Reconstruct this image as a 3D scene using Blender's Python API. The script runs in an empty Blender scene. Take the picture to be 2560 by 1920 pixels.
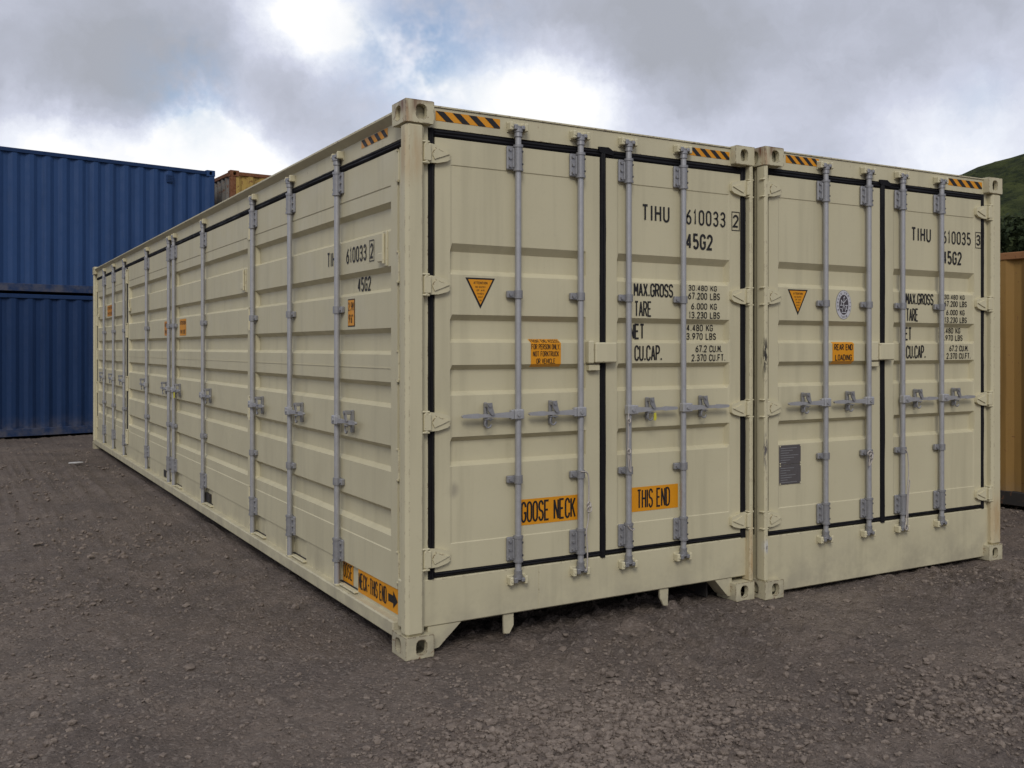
import bpy, bmesh, math, random
import numpy as np
from math import radians, sin, cos, pi
from mathutils import Vector, Matrix

random.seed(7); rng = np.random.default_rng(11)
scene = bpy.context.scene
col = scene.collection

# ------------------------------------------------------------------ camera
cam_d = bpy.data.cameras.new('camera'); cam = bpy.data.objects.new('camera', cam_d); col.objects.link(cam)
cam.location = (-2.041, -4.5525, 1.6116)
YAW = 0.53105
cam.rotation_euler = (pi / 2, 0, -YAW)
cam_d.sensor_width = 36.0; cam_d.lens = 33.943; cam_d.shift_y = -0.03547
cam_d.clip_start = 0.05; cam_d.clip_end = 6000
scene.camera = cam

# ------------------------------------------------------------------ sky, sun, exposure
SUN_EL, SUN_AZ = radians(38), radians(212)      # azimuth clockwise from +Y
world = bpy.data.worlds.new('World'); scene.world = world; world.use_nodes = True
wt = world.node_tree; wt.nodes.clear()

def nd(t, typ, **kw):
    n = t.nodes.new(typ)
    for k, v in kw.items(): setattr(n, k, v)
    return n
def setin(t, sock, v):
    if isinstance(v, bpy.types.NodeSocket): t.links.new(v, sock)
    else: sock.default_value = v
def math_(t, op, a, b=None, c=None, clamp=False):
    n = nd(t, 'ShaderNodeMath', operation=op, use_clamp=clamp)
    setin(t, n.inputs[0], a)
    if b is not None: setin(t, n.inputs[1], b)
    if c is not None: setin(t, n.inputs[2], c)
    return n.outputs[0]
def vmath(t, op, a, b=None, s=None):
    n = nd(t, 'ShaderNodeVectorMath', operation=op)
    setin(t, n.inputs[0], a)
    if b is not None: setin(t, n.inputs[1], b)
    if s is not None: setin(t, n.inputs['Scale'], s)
    return n.outputs['Value'] if op in ('DOT_PRODUCT', 'LENGTH') else n.outputs[0]
def noise(t, vec, scale, detail=4, rough=0.55, dist=0.0, out='Fac'):
    n = nd(t, 'ShaderNodeTexNoise')
    if vec is not None: t.links.new(vec, n.inputs['Vector'])
    n.inputs['Scale'].default_value = scale; n.inputs['Detail'].default_value = detail
    n.inputs['Roughness'].default_value = rough; n.inputs['Distortion'].default_value = dist
    return n.outputs[out]
def ramp(t, fac, stops, interp='LINEAR'):
    n = nd(t, 'ShaderNodeValToRGB'); n.color_ramp.interpolation = interp
    e = n.color_ramp.elements
    while len(e) < len(stops): e.new(0.5)
    for i, (p, c) in enumerate(stops):
        e[i].position = p; e[i].color = (*c, 1) if len(c) == 3 else c
    t.links.new(fac, n.inputs[0]); return n.outputs[0]
def smooth(t, v, a, b, lo=0.0, hi=1.0):
    n = nd(t, 'ShaderNodeMapRange', interpolation_type='SMOOTHSTEP')
    setin(t, n.inputs['Value'], v)
    n.inputs['From Min'].default_value = a; n.inputs['From Max'].default_value = b
    n.inputs['To Min'].default_value = lo; n.inputs['To Max'].default_value = hi
    return n.outputs[0]
def mixc(t, fac, a, b, mode='MIX'):
    n = nd(t, 'ShaderNodeMix', data_type='RGBA', blend_type=mode)
    setin(t, n.inputs[0], fac); setin(t, n.inputs[6], a); setin(t, n.inputs[7], b)
    return n.outputs[2]

sky = nd(wt, 'ShaderNodeTexSky', sky_type='NISHITA', sun_disc=False, sun_elevation=SUN_EL, sun_rotation=SUN_AZ)
sky.air_density = 1.0; sky.dust_density = 2.0
bg_sky = nd(wt, 'ShaderNodeBackground'); bg_sky.inputs[1].default_value = 0.13
wt.links.new(sky.outputs[0], bg_sky.inputs[0])
tc = nd(wt, 'ShaderNodeTexCoord'); D0 = tc.outputs['Generated']
# cloud deck: noise on a plane overhead, plus the big clouds of the day at their places in the sky
sep = nd(wt, 'ShaderNodeSeparateXYZ'); wt.links.new(D0, sep.inputs[0])
zz = math_(wt, 'ADD', math_(wt, 'ABSOLUTE', sep.outputs[2]), 0.16)
flat = nd(wt, 'ShaderNodeCombineXYZ')
wt.links.new(math_(wt, 'DIVIDE', sep.outputs[0], zz), flat.inputs[0])
wt.links.new(math_(wt, 'DIVIDE', sep.outputs[1], zz), flat.inputs[1])
P = flat.outputs[0]
warpn = nd(wt, 'ShaderNodeTexNoise'); wt.links.new(D0, warpn.inputs['Vector'])
warpn.inputs['Scale'].default_value = 9; warpn.inputs['Detail'].default_value = 8; warpn.inputs['Roughness'].default_value = 0.66
wv = vmath(wt, 'SCALE', vmath(wt, 'SUBTRACT', warpn.outputs['Color'], (0.5, 0.5, 0.5)), s=0.085)
D = vmath(wt, 'NORMALIZE', vmath(wt, 'ADD', D0, wv))
CLOUDS = [(0.275,0.905,0.324,705,0.48),(0.302,0.902,0.308,826,0.44),(0.329,0.898,0.292,983,0.35),(0.344,0.885,0.314,1013,0.18),(0.170,0.968,0.183,983,0.53),(0.205,0.959,0.196,1190,0.53),(0.235,0.955,0.183,826,0.53),(0.264,0.947,0.181,826,0.44),(0.108,0.979,0.175,761,0.48),(0.062,0.982,0.178,983,0.35),(0.190,0.958,0.214,2816,0.35),(0.233,0.948,0.217,2280,0.22),(0.309,0.935,0.175,761,0.31),(0.394,0.883,0.255,983,0.4),(0.432,0.862,0.267,821,0.26),(0.513,0.818,0.260,705,0.53),(0.495,0.835,0.241,826,0.35),(0.546,0.803,0.240,826,0.4),(0.587,0.778,0.224,678,0.26),(0.638,0.740,0.211,826,0.31),(0.676,0.707,0.205,821,0.22),(0.707,0.663,0.246,821,0.13),(0.782,0.595,0.184,365,0.26),(0.806,0.558,0.199,365,0.22),(0.823,0.522,0.222,365,0.13),(0.084,0.964,0.253,525,0.11),(0.060,0.956,0.287,205,-0.09),(0.122,0.951,0.285,205,-0.15),(0.141,0.961,0.238,365,-0.21),(0.091,0.973,0.212,365,-0.21),(0.202,0.944,0.262,365,-0.15),(0.290,0.928,0.235,570,-0.24),(0.349,0.908,0.230,570,-0.17),(0.555,0.774,0.306,205,-0.19),(0.633,0.717,0.291,205,-0.21),(0.626,0.738,0.252,365,-0.15),(0.761,0.587,0.277,268,-0.24),(0.727,0.652,0.216,1013,-0.13)]
acc = None
for (x, y, z, k, w) in CLOUDS:
    dot = vmath(wt, 'DOT_PRODUCT', D, (x, y, z))
    e = math_(wt, 'EXPONENT', math_(wt, 'MULTIPLY_ADD', dot, k, -k))
    acc = math_(wt, 'MULTIPLY_ADD', e, w, 0.0 if acc is None else acc)
n1 = noise(wt, P, 0.9, 5, 0.55, 0.4)
n2 = noise(wt, D, 9.0, 7, 0.60, 0.2)
b = math_(wt, 'ADD', acc, math_(wt, 'MULTIPLY', math_(wt, 'SUBTRACT', n1, 0.5), 0.60))
b = math_(wt, 'ADD', b, math_(wt, 'MULTIPLY', math_(wt, 'SUBTRACT', n2, 0.5), 0.55))
b = math_(wt, 'ADD', b, math_(wt, 'MULTIPLY', math_(wt, 'SUBTRACT', noise(wt, D, 26.0, 4, 0.6, 0.3), 0.5), 0.30))
b = math_(wt, 'ADD', b, 0.42)
ccol = ramp(wt, b, [(0.0, (0.40, 0.42, 0.475)), (0.25, (0.47, 0.495, 0.58)), (0.55, (0.63, 0.66, 0.78)), (0.84, (0.87, 0.90, 0.98)), (1.0, (1.03, 1.03, 1.03))])
bg_c = nd(wt, 'ShaderNodeBackground'); wt.links.new(ccol, bg_c.inputs[0]); bg_c.inputs[1].default_value = 1.0
# small openings between the clouds
holes = None
for (x, y, z, k, w) in [(0.399,0.866,0.300,700,0.55),(0.429,0.847,0.314,500,0.40),(0.385,0.882,0.272,900,0.45),(0.811,0.541,0.221,2500,0.6),(0.200,0.950,0.242,1200,0.35)]:
    e = math_(wt, 'MULTIPLY', math_(wt, 'EXPONENT', math_(wt, 'MULTIPLY', math_(wt, 'SUBTRACT', 1.0, vmath(wt, 'DOT_PRODUCT', D, (x, y, z))), -k)), w)
    holes = e if holes is None else math_(wt, 'ADD', holes, e)
hn = smooth(wt, noise(wt, P, 1.7, 4, 0.6), 0.62, 0.80)
hole = math_(wt, 'MAXIMUM', math_(wt, 'MULTIPLY', holes, smooth(wt, noise(wt, D0, 16, 4, 0.65), 0.30, 0.62)), math_(wt, 'MULTIPLY', hn, 0.6), clamp=True)
mixs = nd(wt, 'ShaderNodeMixShader'); wt.links.new(hole, mixs.inputs[0])
wt.links.new(bg_c.outputs[0], mixs.inputs[1]); wt.links.new(bg_sky.outputs[0], mixs.inputs[2])
wo = nd(wt, 'ShaderNodeOutputWorld'); wt.links.new(mixs.outputs[0], wo.inputs[0])

sun_d = bpy.data.lights.new('sun', 'SUN'); sun_d.energy = 1.4; sun_d.angle = radians(22); sun_d.color = (1.0, 0.96, 0.90)
sun = bpy.data.objects.new('sun', sun_d); col.objects.link(sun); sun.location = (0, 0, 30)
sd = Vector((sin(SUN_AZ) * cos(SUN_EL), cos(SUN_AZ) * cos(SUN_EL), sin(SUN_EL)))
sun.rotation_euler = sd.to_track_quat('Z', 'Y').to_euler()

scene.render.engine = 'CYCLES'
scene.view_settings.view_transform = 'Standard'; scene.view_settings.look = 'None'
scene.view_settings.exposure = 0.0; scene.view_settings.gamma = 1.0
scene.cycles.use_denoising = True
scene.cycles.max_bounces = 4; scene.cycles.diffuse_bounces = 3; scene.cycles.glossy_bounces = 2
world.cycles.sampling_method = 'MANUAL'; world.cycles.sample_map_resolution = 512

# ------------------------------------------------------------------ materials
def new_mat(name):
    m = bpy.data.materials.new(name); m.use_nodes = True
    t = m.node_tree; bs = t.nodes['Principled BSDF']
    return m, t, bs
def objc(t):
    return nd(t, 'ShaderNodeTexCoord').outputs['Object']
def mapping(t, v, scale=(1, 1, 1), loc=(0, 0, 0)):
    n = nd(t, 'ShaderNodeMapping'); t.links.new(v, n.inputs[0])
    n.inputs['Scale'].default_value = scale; n.inputs['Location'].default_value = loc
    return n.outputs[0]
def bump(t, h, strength, dist, normal=None):
    n = nd(t, 'ShaderNodeBump'); t.links.new(h, n.inputs['Height'])
    n.inputs['Strength'].default_value = strength; n.inputs['Distance'].default_value = dist
    if normal is not None: t.links.new(normal, n.inputs['Normal'])
    return n.outputs[0]
RUST = (0.13, 0.048, 0.020)

def paint(name, base, rough=0.5, rust=0.72, rust_amt=0.8, streak=0.16, scratch=0.0, stains=(), dents=0.35, spec=0.35, edge=0.0, dust=0.0, dcol=(0.17, 0.15, 0.13)):
    m, t, bs = new_mat(name)
    o = objc(t)
    c = mixc(t, noise(t, o, 1.3, 3, 0.6), tuple(x * 0.90 for x in base) + (1,), tuple(min(1, x * 1.06) for x in base) + (1,))
    st = smooth(t, noise(t, mapping(t, o, (9, 9, 0.55)), 1.0, 3, 0.62), 0.48, 0.72, 0, streak)
    c = mixc(t, st, c, tuple(x * 0.55 for x in base) + (1,))
    fine = smooth(t, noise(t, o, 34, 2, 0.6), 0.55, 0.8, 0, 0.10)
    c = mixc(t, fine, c, tuple(x * 0.6 for x in base) + (1,))
    for (cx, cy, cz, sx, sy, sz, colr, amt) in stains:
        v = vmath(t, 'MULTIPLY', vmath(t, 'SUBTRACT', o, (cx, cy, cz)), (1 / sx, 1 / sy, 1 / sz))
        ln = vmath(t, 'LENGTH', v)
        f = math_(t, 'MULTIPLY', smooth(t, ln, 0.2, 1.0, 1, 0), smooth(t, noise(t, mapping(t, o, (14, 14, 2.2) if amt <= 2 else (70, 70, 13)), 1.0, 4, 0.65), 0.32 if amt <= 2 else 0.50, 0.62 if amt <= 2 else 0.55, 0, min(1, amt)))
        c = mixc(t, f, c, (*colr, 1))
    if dust > 0:
        sp = nd(t, 'ShaderNodeSeparateXYZ'); t.links.new(o, sp.inputs[0])
        f = math_(t, 'MULTIPLY', smooth(t, sp.outputs[2], 0.0, 0.45, dust, 0), smooth(t, noise(t, o, 6, 5, 0.65), 0.3, 0.7))
        c = mixc(t, f, c, (*dcol, 1))
    rn = noise(t, o, 21, 4, 0.72, 0.6)
    rm = smooth(t, rn, rust, rust + 0.035, 0, rust_amt)
    halo = smooth(t, rn, rust - 0.05, rust + 0.02, 0, 0.22 * rust_amt)
    c = mixc(t, halo, c, (0.36, 0.22, 0.11, 1))
    c = mixc(t, rm, c, (*RUST, 1))
    if edge:
        bv = nd(t, 'ShaderNodeBevel', samples=4); bv.inputs['Radius'].default_value = 0.011
        gn = nd(t, 'ShaderNodeNewGeometry')
        em = smooth(t, vmath(t, 'DOT_PRODUCT', bv.outputs[0], gn.outputs['True Normal']), 0.97, 0.86)
        ch = math_(t, 'MULTIPLY', em, smooth(t, noise(t, o, 26, 4, 0.75), edge, edge + 0.05))
        c = mixc(t, ch, c, (0.10, 0.052, 0.030, 1))
    if scratch:
        sn = noise(t, mapping(t, o, (55, 55, 5)), 1.0, 5, 0.75, 0.5)
        c = mixc(t, smooth(t, sn, scratch, scratch + 0.03), c, (0.028, 0.026, 0.025, 1))
    t.links.new(c, bs.inputs['Base Color'])
    t.links.new(smooth(t, noise(t, o, 5, 2, 0.6), 0.3, 0.7, rough - 0.06, rough + 0.14), bs.inputs['Roughness'])
    bs.inputs['Specular IOR Level'].default_value = spec
    nrm = bump(t, noise(t, o, 1.9, 2, 0.5), dents, 0.012)
    nrm = bump(t, noise(t, o, 130, 1, 0.6), 0.10, 0.002, nrm)
    t.links.new(nrm, bs.inputs['Normal'])
    return m

CREAM = (0.545, 0.494, 0.326)
M = {}
M['cream'] = paint('cream_paint', CREAM, rust=0.78)
M['cream_rail'] = paint('cream_rail_paint', CREAM, rust=0.71, edge=0.55, dust=0.4, streak=0.24)
M['cream_post'] = paint('cream_post_paint', CREAM, rust=0.705, edge=0.53, streak=0.22, scratch=0.80,
                        stains=[(2.42, 0.03, 0.30, 0.16, 0.2, 0.34, (0.42, 0.26, 0.11), 0.75), (0.03, 0.03, 2.62, 0.12, 0.16, 0.22, (0.42, 0.27, 0.13), 0.55)])
M['cream_scraped'] = paint('cream_scraped_paint', CREAM, rust=0.72, edge=0.54, streak=0.25, scratch=0.78,
                           stains=[(0.012, 0.0, 1.55, 0.026, 0.06, 0.21, (0.02, 0.018, 0.017), 3.0), (0.012, 0.0, 0.95, 0.018, 0.05, 0.16, (0.10, 0.09, 0.09), 3.0),
                                   (0.02, 0.0, 0.34, 0.045, 0.06, 0.06, (0.55, 0.56, 0.56), 1.6), (0.022, 0.0, 0.33, 0.014, 0.05, 0.045, (0.03, 0.03, 0.03), 2.5)])
M['cream_cast'] = paint('cream_casting_paint', CREAM, rust=0.655, edge=0.46, streak=0.3, dust=0.55,
                        stains=[(0.02, 0.05, 2.87, 0.10, 0.17, 0.07, RUST, 1.5), (0.0, 0.0, 2.80, 0.05, 0.05, 0.10, (0.30, 0.13, 0.05), 0.9), (0.09, 0.0, 2.90, 0.12, 0.1, 0.03, RUST, 0.6)])
M['cream_door'] = paint('cream_door_paint', CREAM, rust=0.755, streak=0.22, dents=0.5,
                        stains=[(0.30, 0.05, 0.85, 0.05, 0.2, 0.06, (0.25, 0.22, 0.17), 0.6)])
M['cream_hinge'] = paint('cream_hinge_paint', tuple(x * 1.05 for x in CREAM), rust=0.70, edge=0.57, rust_amt=0.5, dents=0.6)
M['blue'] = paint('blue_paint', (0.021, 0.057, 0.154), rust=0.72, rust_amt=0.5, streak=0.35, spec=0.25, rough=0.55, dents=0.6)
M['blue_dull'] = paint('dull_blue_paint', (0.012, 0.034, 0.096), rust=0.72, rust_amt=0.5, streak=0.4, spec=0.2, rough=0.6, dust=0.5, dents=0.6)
M['ochre'] = paint('ochre_paint', (0.275, 0.160, 0.048), rust=0.64, rust_amt=0.7, streak=0.45, spec=0.2, rough=0.65, dust=0.4)
M['yellow_old'] = paint('weathered_yellow_paint', (0.400, 0.270, 0.075), rust=0.57, rust_amt=0.85, streak=0.5, spec=0.2, rough=0.65)
M['rusty_ochre'] = paint('rusty_ochre_paint', (0.27, 0.13, 0.055), rust=0.58, rust_amt=0.7, streak=0.4, spec=0.2, rough=0.7)
M['rusty'] = paint('rusty_steel', (0.19, 0.085, 0.045), rust=0.50, rust_amt=0.9, streak=0.5, spec=0.15, rough=0.8)
M['grey_old'] = paint('weathered_grey_paint', (0.20, 0.19, 0.17), rust=0.56, rust_amt=0.8, streak=0.5, spec=0.15, rough=0.75)
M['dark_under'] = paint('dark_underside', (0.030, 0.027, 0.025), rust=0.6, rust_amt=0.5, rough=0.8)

def simple(name, base, rough=0.6, metal=0.0, spec=0.4, var=0.12, scale=30, bmp=0.1, bdist=0.002):
    m, t, bs = new_mat(name); o = objc(t)
    c = mixc(t, noise(t, o, scale, 5, 0.65), tuple(x * (1 - var) for x in base) + (1,), tuple(min(1, x * (1 + var)) for x in base) + (1,))
    t.links.new(c, bs.inputs['Base Color'])
    t.links.new(smooth(t, noise(t, o, scale * 0.6, 4, 0.6), 0.3, 0.7, max(0.05, rough - 0.1), min(1, rough + 0.12)), bs.inputs['Roughness'])
    bs.inputs['Metallic'].default_value = metal; bs.inputs['Specular IOR Level'].default_value = spec
    if bmp: t.links.new(bump(t, noise(t, o, scale * 2, 3, 0.6), bmp, bdist), bs.inputs['Normal'])
    return m
M['rubber'] = simple('black_rubber', (0.0065, 0.0062, 0.0075), 0.6, spec=0.18, var=0.4, scale=12, bmp=0.3, bdist=0.006)
M['galv'] = simple('galvanised_steel', (0.375, 0.372, 0.372), 0.42, metal=0.35, var=0.16, scale=40)
M['galv_dull'] = simple('dull_galvanised_steel', (0.275, 0.272, 0.274), 0.42, metal=0.4, var=0.22, scale=55)
M['galv_dark'] = simple('greasy_galvanised_steel', (0.17, 0.17, 0.175), 0.45, metal=0.4, var=0.35, scale=50)
M['bolt'] = simple('dark_bolt', (0.10, 0.10, 0.11), 0.5, metal=0.5, var=0.2, bmp=0)
M['ink'] = simple('black_ink', (0.012, 0.011, 0.011), 0.55, var=0.25, scale=60, bmp=0)
M['amber'] = simple('amber_sticker', (0.66, 0.270, 0.008), 0.45, var=0.10, scale=9, bmp=0)
M['amber2'] = simple('faded_amber_sticker', (0.56, 0.23, 0.03), 0.5, var=0.15, scale=9, bmp=0)
M['white'] = simple('white_print', (0.62, 0.62, 0.63), 0.5, var=0.06, bmp=0)
M['emblem'] = simple('emblem_dark', (0.055, 0.045, 0.050), 0.5, var=0.2, bmp=0)
M['emblem_ring'] = simple('emblem_pale', (0.50, 0.49, 0.50), 0.5, var=0.08, bmp=0)
M['plate'] = simple('engraved_plate', (0.125, 0.113, 0.110), 0.5, metal=0.4, var=0.35, scale=120, bmp=0.25)
M['cord'] = simple('pale_cord', (0.42, 0.38, 0.34), 0.85, var=0.25, scale=160, bmp=0.5, bdist=0.002)
M['tag'] = simple('yellow_tag', (0.55, 0.50, 0.05), 0.5, var=0.1, bmp=0)
M['litter'] = simple('pale_litter', (0.55, 0.54, 0.52), 0.7, var=0.15, bmp=0)
M['timber'] = simple('weathered_stick', (0.24, 0.19, 0.15), 0.85, var=0.3, scale=60, bmp=0.5)

# ------------------------------------------------------------------ mesh helpers
class MB:
    def __init__(s): s.v = []; s.f = []
    def add(s, vs, fs):
        b = len(s.v); s.v += [tuple(p) for p in vs]; s.f += [tuple(i + b for i in f) for f in fs]; return s
    def box(s, x0, x1, y0, y1, z0, z1, c=0.0):
        if c <= 0:
            vs = [(x, y, z) for x in (x0, x1) for y in (y0, y1) for z in (z0, z1)]
            return s.add(vs, [(0, 1, 3, 2), (4, 6, 7, 5), (0, 4, 5, 1), (2, 3, 7, 6), (0, 2, 6, 4), (1, 5, 7, 3)])
        lo = (x0, y0, z0); hi = (x1, y1, z1)
        c = min(c, *(0.49 * (h - l) for l, h in zip(lo, hi)))
        vs = []; idx = {}
        for sx in (0, 1):
            for sy in (0, 1):
                for sz in (0, 1):
                    sg = (sx, sy, sz)
                    for a in range(3):
                        p = []
                        for q in range(3):
                            base = hi[q] if sg[q] else lo[q]
                            if q != a: base += -c if sg[q] else c
                            p.append(base)
                        idx[(sg, a)] = len(vs); vs.append(p)
        fs = []
        for a in range(3):
            o = [q for q in range(3) if q != a]
            for sa in (0, 1):
                f = []
                for (i, j) in ((0, 0), (1, 0), (1, 1), (0, 1)):
                    sg = [0, 0, 0]; sg[a] = sa; sg[o[0]] = i; sg[o[1]] = j
                    f.append(idx[(tuple(sg), a)])
                fs.append(f)
        for a, b2 in ((0, 1), (0, 2), (1, 2)):
            cth = 3 - a - b2
            for sa in (0, 1):
                for sb in (0, 1):
                    g0 = [0, 0, 0]; g0[a] = sa; g0[b2] = sb; g1 = list(g0); g1[cth] = 1
                    fs.append([idx[(tuple(g0), a)], idx[(tuple(g1), a)], idx[(tuple(g1), b2)], idx[(tuple(g0), b2)]])
        for sx in (0, 1):
            for sy in (0, 1):
                for sz in (0, 1):
                    fs.append([idx[((sx, sy, sz), a)] for a in range(3)])
        return s.add(vs, fs)
    def cyl(s, p, q, r0, r1=None, n=12):
        r1 = r0 if r1 is None else r1
        p = Vector(p); q = Vector(q); d = (q - p).normalized()
        u = d.orthogonal().normalized(); w = d.cross(u)
        vs = [p + (u * cos(2 * pi * i / n) + w * sin(2 * pi * i / n)) * r0 for i in range(n)]
        vs += [q + (u * cos(2 * pi * i / n) + w * sin(2 * pi * i / n)) * r1 for i in range(n)]
        fs = [(i, (i + 1) % n, n + (i + 1) % n, n + i) for i in range(n)]
        fs += [tuple(range(n)), tuple(range(2 * n - 1, n - 1, -1))]
        return s.add(vs, fs)
    def tube(s, pts, r, n=6):
        pts = [Vector(p) for p in pts]; rings = []
        for i, p in enumerate(pts):
            d = (pts[min(i + 1, len(pts) - 1)] - pts[max(i - 1, 0)]).normalized()
            u = d.cross(Vector((0.31, 0.87, 0.38))).normalized(); w = d.cross(u)
            rings.append([p + (u * cos(2 * pi * k / n) + w * sin(2 * pi * k / n)) * r for k in range(n)])
        vs = [v for rg in rings for v in rg]; fs = []
        for i in range(len(pts) - 1):
            for k in range(n):
                fs.append((i * n + k, i * n + (k + 1) % n, (i + 1) * n + (k + 1) % n, (i + 1) * n + k))
        fs.append(tuple(range(n))); fs.append(tuple((len(pts) - 1) * n + k for k in reversed(range(n))))
        return s.add(vs, fs)
    def prism(s, poly, axis, a, b2):
        # poly: 2D points in the other two axes (in order), extruded along axis from a to b2
        n = len(poly)
        def mk(p, h):
            c = list(p); c.insert(axis, h); return c
        vs = [mk(p, a) for p in poly] + [mk(p, b2) for p in poly]
        fs = [tuple(range(n)), tuple(range(2 * n - 1, n - 1, -1))] + [(i, (i + 1) % n, n + (i + 1) % n, n + i) for i in range(n)]
        return s.add(vs, fs)
    def map(s, fn):
        s.v = [tuple(fn(*p)) for p in s.v]; return s
    def mesh(s, name, smooth_ang=None, recalc=True):
        me = bpy.data.meshes.new(name); me.from_pydata(s.v, [], s.f)
        if recalc:
            bm = bmesh.new(); bm.from_mesh(me); bmesh.ops.recalc_face_normals(bm, faces=bm.faces); bm.to_mesh(me); bm.free()
        if smooth_ang:
            me.polygons.foreach_set('use_smooth', [True] * len(me.polygons)); me.set_sharp_from_angle(angle=radians(smooth_ang))
        me.update(); return me

def link(name, me, mat, parent=None, loc=(0, 0, 0), rz=0.0):
    o = bpy.data.objects.new(name, me); col.objects.link(o)
    if mat is not None and len(me.materials) == 0: me.materials.append(mat)
    o.parent = parent; o.location = loc; o.rotation_euler = (0, 0, rz)
    return o
def build(mb, name, mat, parent=None, loc=(0, 0, 0), sm=35, recalc=True):
    return link(name, mb.mesh(name, sm, recalc), mat, parent, loc)
def tag(o, label, cat, group=None, kind=None):
    o['label'] = label
    if cat: o['category'] = cat
    if group: o['group'] = group
    if kind: o['kind'] = kind
    return o
def empty(name, loc=(0, 0, 0), rz=0.0):
    o = bpy.data.objects.new(name, None); col.objects.link(o); o.location = loc; o.rotation_euler = (0, 0, rz); o.empty_display_size = 0.3
    return o

# ------------------------------------------------------------------ numpy value noise
def vnoise(x, y, seed=0):
    xi = np.floor(x).astype(np.int64); yi = np.floor(y).astype(np.int64); xf = x - xi; yf = y - yi
    def h(a, b2):
        n = (a * 374761393 + b2 * 668265263 + seed * 974711) & 0xFFFFFFFF
        n = ((n ^ (n >> 13)) * 1274126177) & 0xFFFFFFFF
        n = n ^ (n >> 16)
        return (n & 0xFFFF) / 65535.0
    u = xf * xf * (3 - 2 * xf); v = yf * yf * (3 - 2 * yf)
    return (h(xi, yi) * (1 - u) + h(xi + 1, yi) * u) * (1 - v) + (h(xi, yi + 1) * (1 - u) + h(xi + 1, yi + 1) * u) * v
def fbm(x, y, oct=4, seed=0, gain=0.5):
    s = 0; a = 1; t = 0
    for i in range(oct):
        s = s + a * vnoise(x * 2 ** i + 17.3 * i, y * 2 ** i - 9.1 * i, seed + i); t += a; a *= gain
    return s / t

# ================================================================== THE SETTING
# ---- ground: one sheet, fine near the camera, coarse to the horizon
def axis_lines(lo, hi, step, far, grow=1.16):
    core = list(np.arange(lo, hi + 1e-6, step)); s = step; a = hi; out_hi = []
    while a < far: s *= grow; a += s; out_hi.append(a)
    s = step; a = lo; out_lo = []
    while a > -far: s *= grow; a -= s; out_lo.append(a)
    return np.array(out_lo[::-1] + core + out_hi)
gx = axis_lines(-3.6, 5.4, 0.022, 2600); gy = axis_lines(-2.9, 2.2, 0.022, 2600)
GX, GY = np.meshgrid(gx, gy, indexing='ij')
def ground_h(X, Y):
    near = np.exp(-((np.maximum(0, np.hypot(X - 0.5, Y - 3) - 14)) / 12) ** 2)
    lump = (fbm(X * 1.1 + 3, Y * 1.1, 3, 1) - 0.5) * 0.050
    mid = (fbm(X * 5.0, Y * 5.0 + 7, 3, 5) - 0.5) * 0.026
    clod = np.maximum(0, fbm(X * 15, Y * 15, 3, 9) - 0.50) * 0.105
    fine = (fbm(X * 34, Y * 34, 2, 21) - 0.5) * 0.022
    rough = 0.50 + 0.8 * np.clip((fbm(X * 0.7 + 9, Y * 0.7, 2, 33) - 0.36) * 3.2, 0, 1)
    return (lump + (mid + clod + fine) * rough) * near - 0.010
GZ = ground_h(GX, GY)
def flat_under(X, Y):
    # settled dirt where the corner castings stand
    f = np.zeros_like(X)
    for (cx, cy) in ((0.09, 0.09), (2.35, 0.09), (2.56, 0.02), (4.81, -0.02), (0.09, 12.1), (2.35, 12.1)):
        f = np.maximum(f, np.exp(-(((X - cx) ** 2 + (Y - cy) ** 2) / 0.26 ** 2)))
    return f
ff = flat_under(GX, GY); GZ = GZ * (1 - ff) + (0.004 + 0.25 * GZ) * ff
nx, ny = GX.shape
verts = np.stack([GX, GY, GZ], -1).reshape(-1, 3)
ii, jj = np.meshgrid(np.arange(nx - 1), np.arange(ny - 1), indexing='ij')
q = (ii * ny + jj).reshape(-1)
quads = np.stack([q, q + ny, q + ny + 1, q + 1], -1)
def np_mesh(name, verts, faces, smooth_=True):
    me = bpy.data.meshes.new(name); k = faces.shape[1]
    me.vertices.add(len(verts)); me.vertices.foreach_set('co', verts.astype(np.float32).ravel())
    me.loops.add(faces.size); me.loops.foreach_set('vertex_index', faces.astype(np.int32).ravel())
    me.polygons.add(len(faces)); me.polygons.foreach_set('loop_start', np.arange(0, faces.size, k, dtype=np.int32))
    me.polygons.foreach_set('use_smooth', np.full(len(faces), smooth_))
    me.update(calc_edges=True); me.validate(); return me
gm, t, bs = new_mat('gravel_yard')
o = objc(t)
big = noise(t, o, 0.55, 5, 0.6, 0.3); mid = noise(t, o, 7, 6, 0.68); fin = noise(t, o, 85, 5, 0.7)
c = ramp(t, big, [(0.30, (0.124, 0.097, 0.077)), (0.50, (0.172, 0.136, 0.110)), (0.70, (0.214, 0.172, 0.136))])
c = mixc(t, smooth(t, noise(t, o, 1.6, 4, 0.6, 0.5), 0.42, 0.64, 0, 0.45), c, (0.085, 0.071, 0.065, 1))
c = mixc(t, smooth(t, mid, 0.35, 0.70, 0, 0.5), c, (0.086, 0.071, 0.061, 1))
c = mixc(t, smooth(t, fin, 0.52, 0.78, 0, 0.60), c, (0.330, 0.268, 0.215, 1))
c = mixc(t, smooth(t, fin, 0.44, 0.24, 0, 0.75), c, (0.030, 0.026, 0.025, 1))
vor = nd(t, 'ShaderNodeTexVoronoi'); t.links.new(o, vor.inputs['Vector']); vor.inputs['Scale'].default_value = 60; vor.inputs['Randomness'].default_value = 1
vsep = nd(t, 'ShaderNodeSeparateColor'); t.links.new(vor.outputs['Color'], vsep.inputs[0])
c = mixc(t, smooth(t, vsep.outputs[0], 0.80, 0.95, 0, 0.45), c, (0.281, 0.234, 0.195, 1))
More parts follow.
